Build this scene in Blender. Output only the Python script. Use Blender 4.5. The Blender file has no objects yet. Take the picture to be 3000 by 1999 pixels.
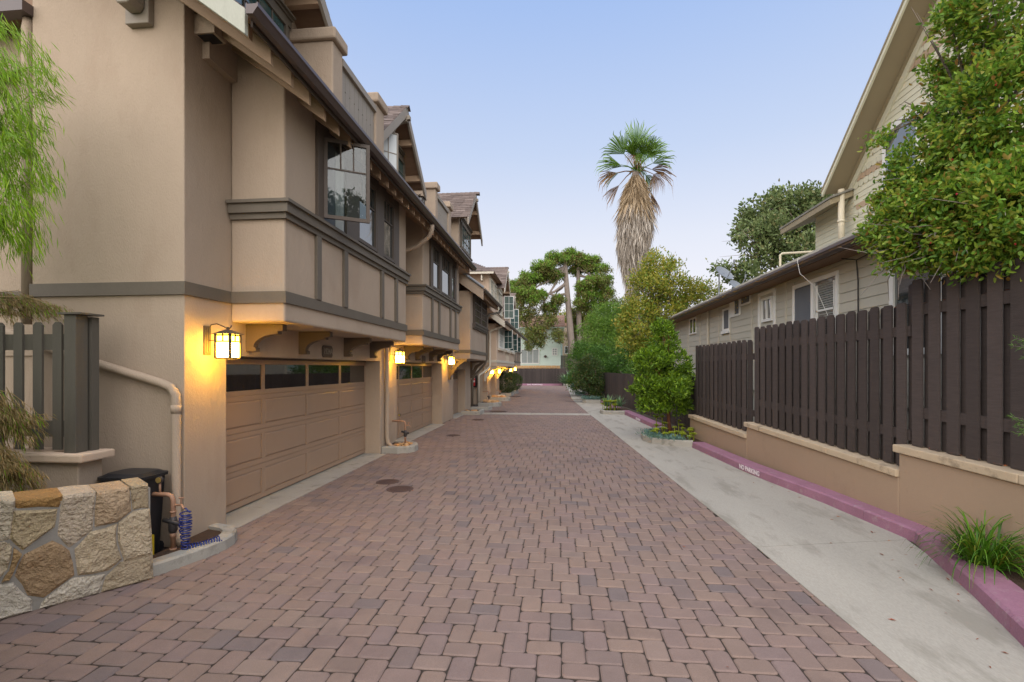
import bpy, math, random
import numpy as np
from mathutils import Vector, Matrix, noise

random.seed(7); RNG = np.random.default_rng(11)
SC = bpy.context.scene; COL = SC.collection
R = math.radians

# ------------------------------------------------------------------ camera
TH = 0.0974786            # the lens looks 5.6 degrees left of the alley's axis (+Y)
EYE = 2.0
cd = bpy.data.cameras.new('camera'); cam = bpy.data.objects.new('camera', cd); COL.objects.link(cam)
cam.location = (0, 0, EYE); cam.rotation_euler = (R(90), 0, TH)
cd.sensor_width = 36; cd.lens = 16.984; cd.shift_y = 0.02597; cd.clip_start = .05; cd.clip_end = 3000
SC.camera = cam

# ------------------------------------------------------------------ sky, sun, exposure
SUN_EL, SUN_AZ = 9.0, 200.0
w = bpy.data.worlds.new('World'); SC.world = w; w.use_nodes = True
nt = w.node_tree; nt.nodes.clear()
out = nt.nodes.new('ShaderNodeOutputWorld'); bg = nt.nodes.new('ShaderNodeBackground')
sky = nt.nodes.new('ShaderNodeTexSky'); sky.sky_type = 'NISHITA'; sky.sun_disc = False
sky.sun_elevation = R(SUN_EL); sky.sun_rotation = R(SUN_AZ); sky.air_density = 1.0; sky.dust_density = 1.0; sky.ozone_density = 2.0
tc = nt.nodes.new('ShaderNodeTexCoord'); sep = nt.nodes.new('ShaderNodeSeparateXYZ')
ramp = nt.nodes.new('ShaderNodeValToRGB')
cr = ramp.color_ramp
SKY = [(0.0, (.86, .79, .79)), (.12, (.79, .76, .80)), (.25, (.68, .70, .79)), (.40, (.50, .585, .77)), (.6, (.335, .465, .755)), (1, (.33, .43, .70))]
while len(cr.elements) < len(SKY): cr.elements.new(.5)
for e, (p, c) in zip(cr.elements, SKY): e.position = p; e.color = (*c, 1)
gain = nt.nodes.new('ShaderNodeMix'); gain.data_type = 'RGBA'; gain.blend_type = 'MULTIPLY'; gain.inputs[0].default_value = 1
gain.inputs[7].default_value = (10, 10, 10, 1)
mix = nt.nodes.new('ShaderNodeMix'); mix.data_type = 'RGBA'; mix.inputs[0].default_value = .88
nt.links.new(tc.outputs['Generated'], sep.inputs[0]); nt.links.new(sep.outputs['Z'], ramp.inputs[0])
nt.links.new(ramp.outputs[0], gain.inputs[6]); nt.links.new(sky.outputs[0], mix.inputs[6]); nt.links.new(gain.outputs[2], mix.inputs[7])
nt.links.new(mix.outputs[2], bg.inputs[0]); bg.inputs[1].default_value = .1
nt.links.new(bg.outputs[0], out.inputs[0])
sl = bpy.data.lights.new('sun', 'SUN'); sl.energy = 4.7; sl.angle = R(112); sl.color = (1, .91, .81)
so = bpy.data.objects.new('sun', sl); COL.objects.link(so); so.location = (0, -20, 30)
so.rotation_euler = (R(90 - 40), 0, R(-6))
SC.view_settings.view_transform = 'Standard'; SC.view_settings.look = 'None'
SC.view_settings.exposure = .35; SC.view_settings.gamma = 1; SC.view_settings.use_curve_mapping = False
SC.cycles.use_denoising = True; SC.cycles.max_bounces = 6; SC.cycles.sample_clamp_indirect = 6

# ------------------------------------------------------------------ materials
def rgb(h):
    h = h.lstrip('#'); v = [int(h[i:i + 2], 16) / 255 for i in (0, 2, 4)]
    return tuple(x / 12.92 if x <= .04045 else ((x + .055) / 1.055) ** 2.4 for x in v)
def mat(name, base, rough=.8, var=.18, scale=3., fine=60., fvar=.12, bump=.15, rnd=.0, ramp=None, stretch=(1, 1, 1),
        spec=.35, trans=0., metal=0., big=None, bdist=.004, ior=1.5, islands=True, dirt=None, pos=False):
    m = bpy.data.materials.new(name); m.use_nodes = True; n = m.node_tree.nodes; L = m.node_tree.links
    b = n['Principled BSDF']; o = n['Material Output']
    b.inputs['Roughness'].default_value = rough; b.inputs['Metallic'].default_value = metal
    b.inputs['Specular IOR Level'].default_value = spec; b.inputs['IOR'].default_value = ior
    tcn = n.new('ShaderNodeTexCoord'); mp = n.new('ShaderNodeMapping'); mp.inputs['Scale'].default_value = stretch
    if pos: tcn = n.new('ShaderNodeNewGeometry'); L.new(tcn.outputs['Position'], mp.inputs[0])
    else: L.new(tcn.outputs['Object'], mp.inputs[0])
    def nz(s, det=4, rg=.6):
        x = n.new('ShaderNodeTexNoise'); x.inputs['Scale'].default_value = s; x.inputs['Detail'].default_value = det
        x.inputs['Roughness'].default_value = rg; L.new(mp.outputs[0], x.inputs[0]); return x.outputs[0]
    def math_(op, a, bb, c=None):
        x = n.new('ShaderNodeMath'); x.operation = op
        for i, v in enumerate((a, bb, c)):
            if v is None: continue
            if hasattr(v, 'links'): L.new(v, x.inputs[i])
            else: x.inputs[i].default_value = v
        return x.outputs[0]
    rv = None
    if rnd or ramp:
        oi = n.new('ShaderNodeObjectInfo'); rv = oi.outputs['Random']
        if islands:
            ge = n.new('ShaderNodeNewGeometry'); rv = math_('FRACT', math_('ADD', rv, ge.outputs['Random Per Island']), 0)
    if ramp:
        rp = n.new('ShaderNodeValToRGB'); L.new(rv, rp.inputs[0]); c = rp.color_ramp
        while len(c.elements) < len(ramp): c.elements.new(.5)
        for i, (e, col) in enumerate(zip(c.elements, ramp)): e.position = i / max(1, len(ramp) - 1); e.color = (*col, 1)
        colo = rp.outputs[0]
    else:
        rr = n.new('ShaderNodeRGB'); rr.outputs[0].default_value = (*base, 1); colo = rr.outputs[0]
    f = math_('MULTIPLY_ADD', nz(scale), var * 2, 1 - var)
    f2 = math_('MULTIPLY_ADD', nz(fine, 2), fvar * 2, 1 - fvar)
    f = math_('MULTIPLY', f, f2)
    if rnd: f = math_('MULTIPLY', f, math_('MULTIPLY_ADD', rv, rnd * 2, 1 - rnd))
    mx = n.new('ShaderNodeMix'); mx.data_type = 'RGBA'; mx.blend_type = 'MULTIPLY'; mx.inputs[0].default_value = 1
    L.new(colo, mx.inputs[6]); cb = n.new('ShaderNodeCombineColor')
    for i in range(3): L.new(f, cb.inputs[i])
    L.new(cb.outputs[0], mx.inputs[7]); colo = mx.outputs[2]
    if dirt:          # stain: (colour, noise scale, threshold, amount)
        dc, ds, dt, da = dirt
        t = math_('MULTIPLY', math_('MULTIPLY_ADD', nz(ds, 6, .65), 8, -8 * dt), da); 
        cl = n.new('ShaderNodeClamp'); L.new(t, cl.inputs[0]); cl.inputs[2].default_value = da
        m2 = n.new('ShaderNodeMix'); m2.data_type = 'RGBA'; L.new(cl.outputs[0], m2.inputs[0]); L.new(colo, m2.inputs[6])
        m2.inputs[7].default_value = (*dc, 1); colo = m2.outputs[2]
    L.new(colo, b.inputs['Base Color'])
    if bump:
        bp = n.new('ShaderNodeBump'); bp.inputs['Strength'].default_value = bump; bp.inputs['Distance'].default_value = bdist
        h = math_('ADD', nz(fine, 3), math_('MULTIPLY', nz(big or scale * 2, 3), 2)); L.new(h, bp.inputs['Height']); L.new(bp.outputs[0], b.inputs['Normal'])
    if trans:
        tr = n.new('ShaderNodeBsdfTranslucent'); L.new(colo, tr.inputs[0]); ms = n.new('ShaderNodeMixShader'); ms.inputs[0].default_value = trans
        L.new(b.outputs[0], ms.inputs[1]); L.new(tr.outputs[0], ms.inputs[2]); L.new(ms.outputs[0], o.inputs[0])
    return m
def glow(name, col, strength):
    m = bpy.data.materials.new(name); m.use_nodes = True; n = m.node_tree.nodes
    e = n.new('ShaderNodeEmission'); e.inputs[0].default_value = (*col, 1); e.inputs[1].default_value = strength
    m.node_tree.links.new(e.outputs[0], n['Material Output'].inputs[0]); return m
M = {}
M['stucco'] = mat('tan stucco', (.38, .30, .224), .92, .13, .9, 70, .06, .6, big=5, bdist=.01, stretch=(1, 1, .45), dirt=((.315, .235, .17), 1.5, .52, .4))
M['stucco_pale'] = mat('pale stucco', (.56, .43, .32), .92, .08, .9, 90, .05, .3, big=14)
M['stucco_wall'] = mat('retaining wall stucco', (.325, .235, .16), .92, .1, 1.1, 110, .06, .4, big=18, bdist=.005, dirt=((.25, .18, .125), 2.2, .58, .4))
M['trim'] = mat('olive brown paint', (.125, .105, .08), .6, .14, 3, 40, .1, .15, stretch=(1, 1, 1))
M['trim_dark'] = mat('dark brown paint', (.085, .066, .052), .55, .15, 3, 50, .1, .15)
M['corbel'] = mat('corbel paint', (.10, .072, .05), .6, .15, 4, 50, .1, .15)
M['cream'] = mat('cream paint', (.60, .55, .45), .55, .08, 3, 60, .05, .08)
M['tan_wood'] = mat('tan painted timber', (.40, .28, .185), .65, .15, 3, 60, .1, .15, rnd=.06)
M['soffit'] = mat('brown soffit boards', (.235, .145, .09), .7, .2, 3, 40, .12, .2, rnd=.1, stretch=(1, 6, 1))
M['gutter'] = mat('bronze gutter', (.075, .052, .048), .35, .1, 4, 80, .05, .03, spec=.5)
M['rake'] = mat('grey green rake board', (.36, .37, .31), .6, .12, 3, 30, .12, .2, stretch=(4, 1, 1))
M['barge'] = mat('taupe barge board', (.27, .235, .19), .6, .12, 3, 40, .1, .12)
M['door'] = mat('garage door paint', (.315, .222, .155), .5, .06, 2, 80, .03, .04, dirt=((.25, .165, .115), 1.5, .6, .25))
M['glass'] = mat('window glass', (.035, .045, .045), .03, .2, 2, 3, .1, 0, spec=.9, ior=2.1)
M['glass_teal'] = mat('teal window glass', (.05, .10, .095), .04, .3, 2, 3, .1, 0, spec=.9, ior=1.7)
M['glass_dark'] = mat('garage glass', (.014, .013, .013), .03, .2, 2, 3, .1, 0, spec=.9, ior=1.9)
m_ = bpy.data.materials.new('clear glass'); m_.use_nodes = True; M['glass_clear'] = m_
_n = m_.node_tree.nodes; _t = _n.new('ShaderNodeBsdfTransparent'); _t.inputs[0].default_value = (.75, .8, .8, 1); _g = _n.new('ShaderNodeBsdfGlossy'); _g.inputs[1].default_value = .02
_f = _n.new('ShaderNodeFresnel'); _f.inputs[0].default_value = 1.65; _x = _n.new('ShaderNodeMixShader')
for _a, _b in ((_f.outputs[0], _x.inputs[0]), (_t.outputs[0], _x.inputs[1]), (_g.outputs[0], _x.inputs[2]), (_x.outputs[0], _n['Material Output'].inputs[0])): m_.node_tree.links.new(_a, _b)
M['pane_grey'] = mat('grey curtained pane', (.27, .30, .29), .25, .15, 3, 14, .15, 0, spec=.5)
M['blind'] = mat('grey blind', (.24, .24, .22), .7, .1, 3, 60, .05, 0)
M['screen'] = mat('insect screen', (.12, .13, .145), .6, .1, 3, 200, .15, 0, spec=.2)
M['curtain'] = mat('net curtain', (.45, .46, .43), .9, .1, 3, 12, .15, .1, stretch=(1, 1, .1))
M['shingle'] = mat('roof shingle', None, .9, .2, 6, 120, .25, .5, ramp=[rgb('#574c47'), rgb('#6d6059'), rgb('#61554f'), rgb('#796c65'), rgb('#5b504a')])
M['shingle_tan'] = mat('tan roof shingle', None, .9, .2, 6, 120, .25, .3, ramp=[rgb('#7d6150'), rgb('#94745e'), rgb('#86695a'), rgb('#a08370')])
M['roof_grey'] = mat('grey gravel roofing', (.21, .20, .17), .95, .35, 5, 90, .3, .6, dirt=((.13, .12, .05), 4, .55, .5))
M['paver'] = mat('paver', None, .88, .16, 5, 170, .30, .55, islands=True, bdist=.003,
    ramp=[rgb(c) for c in ('#7f6c64','#7a6961','#837065','#79685f','#806d63','#756562','#857368','#6c615f','#7e6b62','#7b6a65','#776760','#816e63')],
    dirt=(rgb('#564a49'), .75, .54, .38), pos=True)
M['sand'] = mat('joint sand', (.042, .032, .025), .95, .3, 4, 120, .3, .4)
M['concrete'] = mat('concrete', (.335, .315, .27), .85, .2, .9, 95, .22, .4, stretch=(1, .3, 1), big=9, bdist=.003, dirt=((.20, .185, .15), 2.6, .52, .6))
M['concrete_old'] = mat('old kerb concrete', (.33, .315, .275), .85, .2, 2, 90, .15, .35, dirt=((.15, .135, .11), 3.5, .55, .6))
M['pink'] = mat('magenta kerb paint', (.275, .135, .19), .7, .25, 3, 60, .2, .5, dirt=((.33, .25, .26), 9, .56, .6))
M['white_paint'] = mat('white stencil paint', (.74, .66, .70), .7, .2, 12, 120, .2, .2, dirt=((.31, .14, .22), 30, .64, .6))
M['capstone'] = mat('cast stone cap', (.46, .365, .25), .9, .15, 4, 120, .12, .45, dirt=((.14, .11, .075), 5, .57, .6))
M['picket'] = mat('dark brown stained board', (.054, .042, .038), .75, .35, 2, 45, .25, .5, rnd=.24, stretch=(3, 3, 22), bdist=.003)
M['picket_grey'] = mat('olive grey stained board', (.10, .09, .072), .7, .2, 2, 40, .15, .3, rnd=.08, stretch=(8, 8, 1))
M['stone'] = mat('sandstone', None, .95, .42, 3.5, 38, .28, 1., big=9, bdist=.035,
    ramp=[rgb('#ad926c'), rgb('#c4b8a2'), rgb('#b2986f'), rgb('#cbc2b2'), rgb('#98723e'), rgb('#b9a684'), rgb('#a09078'), rgb('#c0b096')], islands=False, dirt=(rgb('#8a6238'), 5, .58, .5))
M['mortar'] = mat('mortar', (.29, .27, .24), .95, .15, 8, 150, .15, .4)
M['siding'] = mat('beige grey siding', (.44, .42, .345), .65, .08, 2, 60, .06, .1, rnd=.035)
M['siding_batten'] = mat('siding batten', (.47, .44, .355), .65, .08, 2, 60, .06, .1)
M['gable_siding'] = mat('pale yellow siding', (.60, .585, .445), .65, .07, 2, 60, .06, .1, rnd=.04)
M['gable_tan'] = mat('tan fishscale shingle', (.43, .32, .22), .7, .1, 3, 60, .06, .1, rnd=.06)
M['khaki'] = mat('khaki soffit', (.27, .225, .14), .65, .08, 2, 60, .06, .05)
M['mint'] = mat('mint siding', (.55, .655, .58), .6, .06, 2, 40, .04, .05, rnd=.02)
M['white'] = mat('white window paint', (.72, .72, .68), .5, .05, 3, 60, .04, .03)
M['lamp_metal'] = mat('lantern bronze', (.085, .066, .052), .45, .2, 10, 90, .1, .1, metal=.3)
M['pipe'] = mat('painted copper pipe', (.33, .19, .12), .5, .25, 14, 90, .15, .15)
M['pipe_dark'] = mat('dark valve metal', (.06, .055, .055), .45, .3, 20, 90, .2, .2, metal=.4)
M['brass'] = mat('brass dial', (.42, .30, .10), .4, .1, 20, 90, .1, 0, metal=.5)
M['blue'] = mat('blue plastic hose', (.008, .022, .17), .25, .1, 9, 60, .05, 0, spec=.6)
M['black'] = mat('black plastic', (.018, .018, .02), .4, .2, 6, 90, .1, .1)
M['yellow'] = mat('yellow plastic', (.6, .42, .02), .5, .1, 6, 90, .05, 0)
M['soil'] = mat('mulch soil', (.075, .045, .028), .95, .4, 20, 150, .4, 1., bdist=.015)
M['iron'] = mat('rusted iron cover', (.075, .045, .04), .75, .25, 20, 150, .2, .6)
M['rock'] = mat('landscape rock', None, .9, .2, 9, 90, .15, .6, ramp=[rgb('#b98d5d'), rgb('#cda677'), rgb('#a67b50'), rgb('#c09a74')], islands=False, bdist=.01)
M['bark'] = mat('bark', (.20, .165, .135), .95, .35, 4, 30, .3, 1., stretch=(1, 1, .25), bdist=.03)
M['bark_red'] = mat('red brown bark', (.16, .065, .035), .85, .3, 6, 40, .2, .5, stretch=(1, 1, .3))
M['bark_pale'] = mat('pale bark', (.235, .195, .165), .95, .3, 4, 30, .25, 1., stretch=(1, 1, .2), bdist=.03)
M['twig'] = mat('grey twig', (.22, .19, .17), .9, .2, 6, 40, .2, .3)
M['red'] = mat('red extinguisher', (.45, .02, .02), .35, .05, 6, 60, .05, 0)
M['ground'] = mat('bare ground', (.10, .085, .06), .95, .3, .4, 20, .3, .5)
M['dish'] = mat('grey dish', (.20, .22, .24), .45, .1, 6, 60, .05, 0)
M['pvc'] = mat('cream plastic pipe', (.62, .56, .42), .5, .08, 6, 60, .05, 0)
M['cable'] = mat('black cable', (.02, .02, .02), .6, .1, 6, 60, .05, 0)
def leafm(name, cols, trans=.3, rough=.5, var=.12, spec=.35, gain=1.):
    return mat(name, None, rough, var, 2.5, 30, .1, 0, ramp=[tuple(min(1, v * gain) for v in rgb(c)) for c in cols], trans=trans, spec=spec)
M['leaf_lilly'] = leafm('lilly pilly leaf', ['#4a7024', '#6f9030', '#8ca436', '#56802a', '#a4a83e', '#456f26', '#7c9a30', '#946f3a', '#5f8a2e', '#88983a', '#3a5f22', '#678c2c'], .4, gain=1.2)
M['leaf_yellow'] = leafm('yellowing leaf', ['#7a8030', '#94903a', '#5f7a2a', '#a0963a', '#6f7a2c', '#557a2a', '#9a883a', '#7f8a30'], .35, gain=1.25)
M['leaf_round'] = leafm('arbutus leaf', ['#5c7c20', '#709222', '#466219', '#88a62a', '#5d8022', '#3a541c', '#7a9a28'], .3, gain=1.1)
M['leaf_fern'] = leafm('feathery green leaf', ['#557528', '#678632', '#466424', '#7a9a3c', '#5c7a2c'], .4, gain=1.2)
M['leaf_dark'] = leafm('dark hedge leaf', ['#2c3d20', '#3a5026', '#24331c', '#4a6029', '#33461f', '#5c4a2c'], .25, gain=1.5)
M['leaf_dark2'] = leafm('hedge leaf', ['#3a5a22', '#4c702a', '#2f4a1e', '#5d8030', '#40602a'], .3, gain=1.35)
M['leaf_oak'] = leafm('oak leaf', ['#4f5f38', '#5f6f42', '#43522f', '#6f7c4c', '#56653c', '#75704a'], .25, gain=1.35)
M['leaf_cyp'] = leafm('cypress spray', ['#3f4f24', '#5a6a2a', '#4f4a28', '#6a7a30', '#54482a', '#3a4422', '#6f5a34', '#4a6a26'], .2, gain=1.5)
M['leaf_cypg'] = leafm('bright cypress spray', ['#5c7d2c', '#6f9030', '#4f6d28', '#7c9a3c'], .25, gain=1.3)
M['palm_green'] = leafm('palm frond green', ['#4a6a22', '#587828', '#66862e', '#42601e'], .08)
M['palm_brown'] = leafm('palm frond brown', ['#6d5236', '#7f6240', '#5a4430', '#8f734e'], .1)
M['skirt_tan'] = leafm('dry frond thatch tan', ['#a89478', '#8f7a5c', '#c0ae92', '#7a664c', '#b09c80'], .1, .9)
M['skirt_grey'] = leafm('dry frond thatch grey', ['#a89e90', '#bdb4a8', '#8c8276', '#ccc4b8', '#a89c8e', '#72685c'], .1, .9)
M['bamboo'] = leafm('weeping bamboo leaf', ['#6f9a10', '#84ac14', '#5c860f', '#93b024', '#7a9a20'], .45)
M['bamboo_dry'] = leafm('dry bamboo leaf', ['#8f7748', '#a58c5c', '#75603c', '#b59d70', '#6a6a30', '#87744c'], .3)
M['strap'] = leafm('strap leaf', ['#3f6a18', '#4f7f1c', '#335814', '#5f8a22', '#7d7a2a'], .3)
M['agave'] = leafm('agave leaf', ['#5f8060', '#6f9068', '#52744e', '#86a070'], .15)
M['aeonium'] = leafm('aeonium rosette', ['#8fa024', '#a3b02c', '#7a9020', '#b5b848', '#8a9a3a'], .25)
M['blue_chalk'] = leafm('blue chalk stick', ['#5d7d78', '#6d8d86', '#4f6f66', '#6f8f70'], .1)
M['leaf_red'] = leafm('fallen leaf', ['#8a3f22', '#a5562e', '#6f3a24', '#b5703c'], .1)
M['berry'] = mat('red berry', (.45, .03, .05), .4, .1, 9, 60, .05, 0)
M['hill'] = mat('far wooded hill', (.075, .105, .085), .95, .35, .05, .6, .3, .4, bdist=2)
M['lit'] = glow('lantern glass lit', (1, .51, .04), 85)
M['lit_top'] = glow('lantern upper glass lit', (1, .56, .05), 20)
M['frost'] = mat('frosted lantern glass', (.62, .66, .66), .4, .05, 6, 60, .05, 0)

# ------------------------------------------------------------------ mesh builders
UP = Vector((0, 0, 1))
class MB:
    def __init__(s): s.v = []; s.f = []
    def add(s, vs, fs):
        n = len(s.v); s.v += [tuple(p) for p in vs]; s.f += [tuple(n + i for i in f) for f in fs]; return s
    def box(s, x0, x1, y0, y1, z0, z1):
        return s.add([(x0, y0, z0), (x1, y0, z0), (x1, y1, z0), (x0, y1, z0), (x0, y0, z1), (x1, y0, z1), (x1, y1, z1), (x0, y1, z1)],
                     [(3, 2, 1, 0), (4, 5, 6, 7), (0, 1, 5, 4), (1, 2, 6, 5), (2, 3, 7, 6), (3, 0, 4, 7)])
    def fbox(s, F, u0, u1, n0, n1, z0, z1):          # box in a frame (origin, horizontal axis, normal)
        O, U, N = F; pts = []
        for z in (z0, z1):
            for u, n in ((u0, n0), (u1, n0), (u1, n1), (u0, n1)): pts.append(O + U * u + N * n + UP * z)
        return s.add(pts, [(3, 2, 1, 0), (4, 5, 6, 7), (0, 1, 5, 4), (1, 2, 6, 5), (2, 3, 7, 6), (3, 0, 4, 7)])
    def prism(s, a, b):                               # two matching rings joined and capped
        n = len(a)
        return s.add(list(a) + list(b), [tuple(range(n))[::-1], tuple(range(n, 2 * n))] + [(i, (i + 1) % n, n + (i + 1) % n, n + i) for i in range(n)])
    def yprism(s, prof, y0, y1): return s.prism([(x, y0, z) for x, z in prof], [(x, y1, z) for x, z in prof])
    def xprism(s, prof, x0, x1): return s.prism([(x0, y, z) for y, z in prof], [(x1, y, z) for y, z in prof])
    def zprism(s, poly, z0, z1): return s.prism([(x, y, z0) for x, y in poly], [(x, y, z1) for x, y in poly])
    def tube(s, pts, r, n=8, cap=True):
        pts = [Vector(p) for p in pts]; rs = r if hasattr(r, '__len__') else [r] * len(pts)
        rings = []; ref = None
        for i, p in enumerate(pts):
            t = (pts[min(i + 1, len(pts) - 1)] - pts[max(i - 1, 0)]).normalized()
            if ref is None:
                ref = t.orthogonal().normalized()
            else:
                ref = (ref - t * ref.dot(t)); ref = ref.normalized() if ref.length > 1e-6 else t.orthogonal().normalized()
            bi = t.cross(ref)
            rings.append([p + (ref * math.cos(a) + bi * math.sin(a)) * rs[i] for a in (2 * math.pi * k / n for k in range(n))])
        m = len(rings)
        fs = [(i * n + k, i * n + (k + 1) % n, (i + 1) * n + (k + 1) % n, (i + 1) * n + k) for i in range(m - 1) for k in range(n)]
        if cap: fs += [tuple(range(n))[::-1], tuple(range((m - 1) * n, m * n))]
        return s.add([q for r_ in rings for q in r_], fs)
    def lathe(s, prof, c, n=20, sx=1, sy=1):
        rings = [[(c[0] + r * math.cos(2 * math.pi * k / n) * sx, c[1] + r * math.sin(2 * math.pi * k / n) * sy, c[2] + z) for k in range(n)] for r, z in prof]
        m = len(rings)
        fs = [(i * n + k, i * n + (k + 1) % n, (i + 1) * n + (k + 1) % n, (i + 1) * n + k) for i in range(m - 1) for k in range(n)]
        return s.add([q for r_ in rings for q in r_], fs + [tuple(range(n))[::-1], tuple(range((m - 1) * n, m * n))])
ORG = {}
def tag(o, label=None, cat=None, group=None, kind=None):
    for k, v in (('label', label), ('category', cat), ('group', group), ('kind', kind)):
        if v: o[k] = v
    return o
def thing(name, loc, label, cat, group=None):
    o = bpy.data.objects.new(name, None); o.location = loc; o.empty_display_size = .1; COL.objects.link(o); ORG[o.name] = Vector(loc)
    return tag(o, label, cat, group)
def build(mb, name, m, parent=None, smooth=False, bevel=0, label=None, cat=None, group=None, kind=None, seg=1, org=None):
    if isinstance(mb, MB): v = np.array(mb.v, dtype=float); f = mb.f
    else: v, f = mb
    if parent is not None: o0 = ORG[parent.name]
    elif org is not None: o0 = Vector(org)
    elif kind in ('structure', 'stuff'): o0 = Vector((0, 0, 0))
    else:
        lo, hi = v.min(0), v.max(0); o0 = Vector(((lo[0] + hi[0]) / 2, (lo[1] + hi[1]) / 2, lo[2]))
    v = v - np.array(o0)
    me = bpy.data.meshes.new(name)
    if isinstance(f, np.ndarray):
        nf, k = f.shape
        me.vertices.add(len(v)); me.vertices.foreach_set('co', v.astype(np.float32).ravel())
        me.loops.add(nf * k); me.loops.foreach_set('vertex_index', f.astype(np.int32).ravel())
        me.polygons.add(nf); me.polygons.foreach_set('loop_start', np.arange(0, nf * k, k, dtype=np.int32))
        me.update(calc_edges=True)
    else:
        me.from_pydata([tuple(p) for p in v], [], f); me.update()
    if smooth: me.polygons.foreach_set('use_smooth', [True] * len(me.polygons))
    me.materials.append(M[m])
    o = bpy.data.objects.new(name, me); COL.objects.link(o); ORG[o.name] = o0
    if parent is not None: o.parent = parent
    else: o.location = o0
    if bevel:
        b = o.modifiers.new('bevel', 'BEVEL'); b.width = bevel; b.segments = seg; b.limit_method = 'ANGLE'; b.angle_limit = R(40)
    return tag(o, label, cat, group, kind)
def copy_tree(o, parent=None):
    c = o.copy(); COL.objects.link(c); c.parent = parent; ORG[c.name] = ORG[o.name]
    for ch in o.children: copy_tree(ch, c)
    return c
def put_copy(o, loc, label=None, group=None, rz=None):
    c = copy_tree(o); c.location = loc
    if rz is not None: c.rotation_euler.z = rz
    if label: c['label'] = label
    if group: c['group'] = group
    return c
def V(*a): return Vector(a)
FX = lambda X, Y, s=1: (V(X, Y, 0), V(0, 1, 0), V(s, 0, 0))     # frame on a wall along the alley, facing +X (s=1) or -X
FYm = lambda X, Y: (V(X, Y, 0), V(1, 0, 0), V(0, -1, 0))        # frame on a wall that faces the camera
K = 1415.3
def at(px, py, Y):                                              # a point of the photograph at a known distance Y
    k = (px - 1500) / K; c, s = math.cos(TH), math.sin(TH); b = k * s + c; d = Y / b
    return Vector(((k * c - s) * d, Y, EYE - (py - 1077.4) * d / K))
def text(s, F, size, m, parent, depth=.004, lift=.002, name='lettering', xs=1., bold=.0):
    cu = bpy.data.curves.new('t', 'FONT'); cu.body = s; cu.size = size; cu.align_x = 'CENTER'; cu.align_y = 'CENTER'; cu.extrude = depth / 2; cu.offset = bold
    to = bpy.data.objects.new('t', cu); COL.objects.link(to); dg = bpy.context.evaluated_depsgraph_get()
    me = bpy.data.meshes.new_from_object(to.evaluated_get(dg)); bpy.data.objects.remove(to)
    O, U, N = F; mb = MB()
    mb.add([O + U * (p.co.x * xs) + UP * p.co.y + N * (lift + p.co.z + depth / 2) for p in me.vertices], [tuple(q.vertices) for q in me.polygons])
    return build(mb, name, m, parent)

# ------------------------------------------------------------------ foliage helpers
def unit(a): return a / np.maximum(np.linalg.norm(a, axis=1, keepdims=True), 1e-9)
def leaf_geo(P, D, L, W, fold=.25, hexa=False, rng=RNG):
    n = len(P); D = unit(D); Rv = unit(rng.normal(size=(n, 3))); S = unit(np.cross(D, Rv)); N = np.cross(S, D)
    L = np.asarray(L).reshape(-1, 1) * np.ones((n, 1)); W = np.asarray(W).reshape(-1, 1) * np.ones((n, 1))
    if hexa:
        pts = [P, P + D * L * .3 + S * W * .5 + N * W * fold, P + D * L * .72 + S * W * .4 + N * W * fold, P + D * L, P + D * L * .72 - S * W * .4 + N * W * fold, P + D * L * .3 - S * W * .5 + N * W * fold]
        v = np.stack(pts, 1).reshape(-1, 3); b = (np.arange(n) * 6)[:, None]
        f = np.concatenate([b + np.array([[0, 1, 2, 3]]), b + np.array([[0, 3, 4, 5]])], 0)
        return v, f
    pts = [P, P + D * L * .45 + S * W * .5 + N * W * fold, P + D * L, P + D * L * .45 - S * W * .5 + N * W * fold]
    v = np.stack(pts, 1).reshape(-1, 3); f = (np.arange(n) * 4)[:, None] + np.array([[0, 1, 2, 3]])
    return v, f
def cluster_points(blobs, n, rng, lo=.72, hi=1.03, flat=1.):
    wts = np.array([b[1][0] * b[1][1] + b[1][0] * b[1][2] for b in blobs], float); wts /= wts.sum()
    idx = rng.choice(len(blobs), n, p=wts); C = np.array([list(b[0]) for b in blobs])[idx]; Rr = np.array([b[1] for b in blobs])[idx]
    d = unit(rng.normal(size=(n, 3))); r = rng.uniform(lo ** 3, hi ** 3, (n, 1)) ** (1 / 3)
    return C + d * Rr * r, unit(d / Rr * Rr.mean())
def crown(blobs, nc, per, spread, L, W, rng, up=.35, droop=0., lo=.6, hi=1.04, hexa=False, fold=.25):
    C, D = cluster_points(blobs, nc, rng, lo, hi)
    P = np.repeat(C, per, 0) + rng.normal(size=(nc * per, 3)) * spread
    DD = np.repeat(D, per, 0) * .7 + rng.normal(size=(nc * per, 3)) * .6; DD[:, 2] += up - droop
    n = len(P)
    return leaf_geo(P, DD, rng.uniform(.65, 1.2, n) * L, rng.uniform(.7, 1.2, n) * W, fold, hexa, rng)
def fluff(bl, k, f, seed):
    r = random.Random(seed); o = list(bl)
    for c, rr_ in bl:
        for q in range(k):
            d = Vector((r.gauss(0, 1), r.gauss(0, 1), r.gauss(0, 1))).normalized(); s = f * r.uniform(.6, 1.3); m_ = sum(rr_) / 3
            o.append(((c[0] + d.x * rr_[0] * 1.02, c[1] + d.y * rr_[1] * 1.02, c[2] + d.z * rr_[2] * 1.02), (m_ * s, m_ * s, m_ * s * .8)))
    return o
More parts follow.
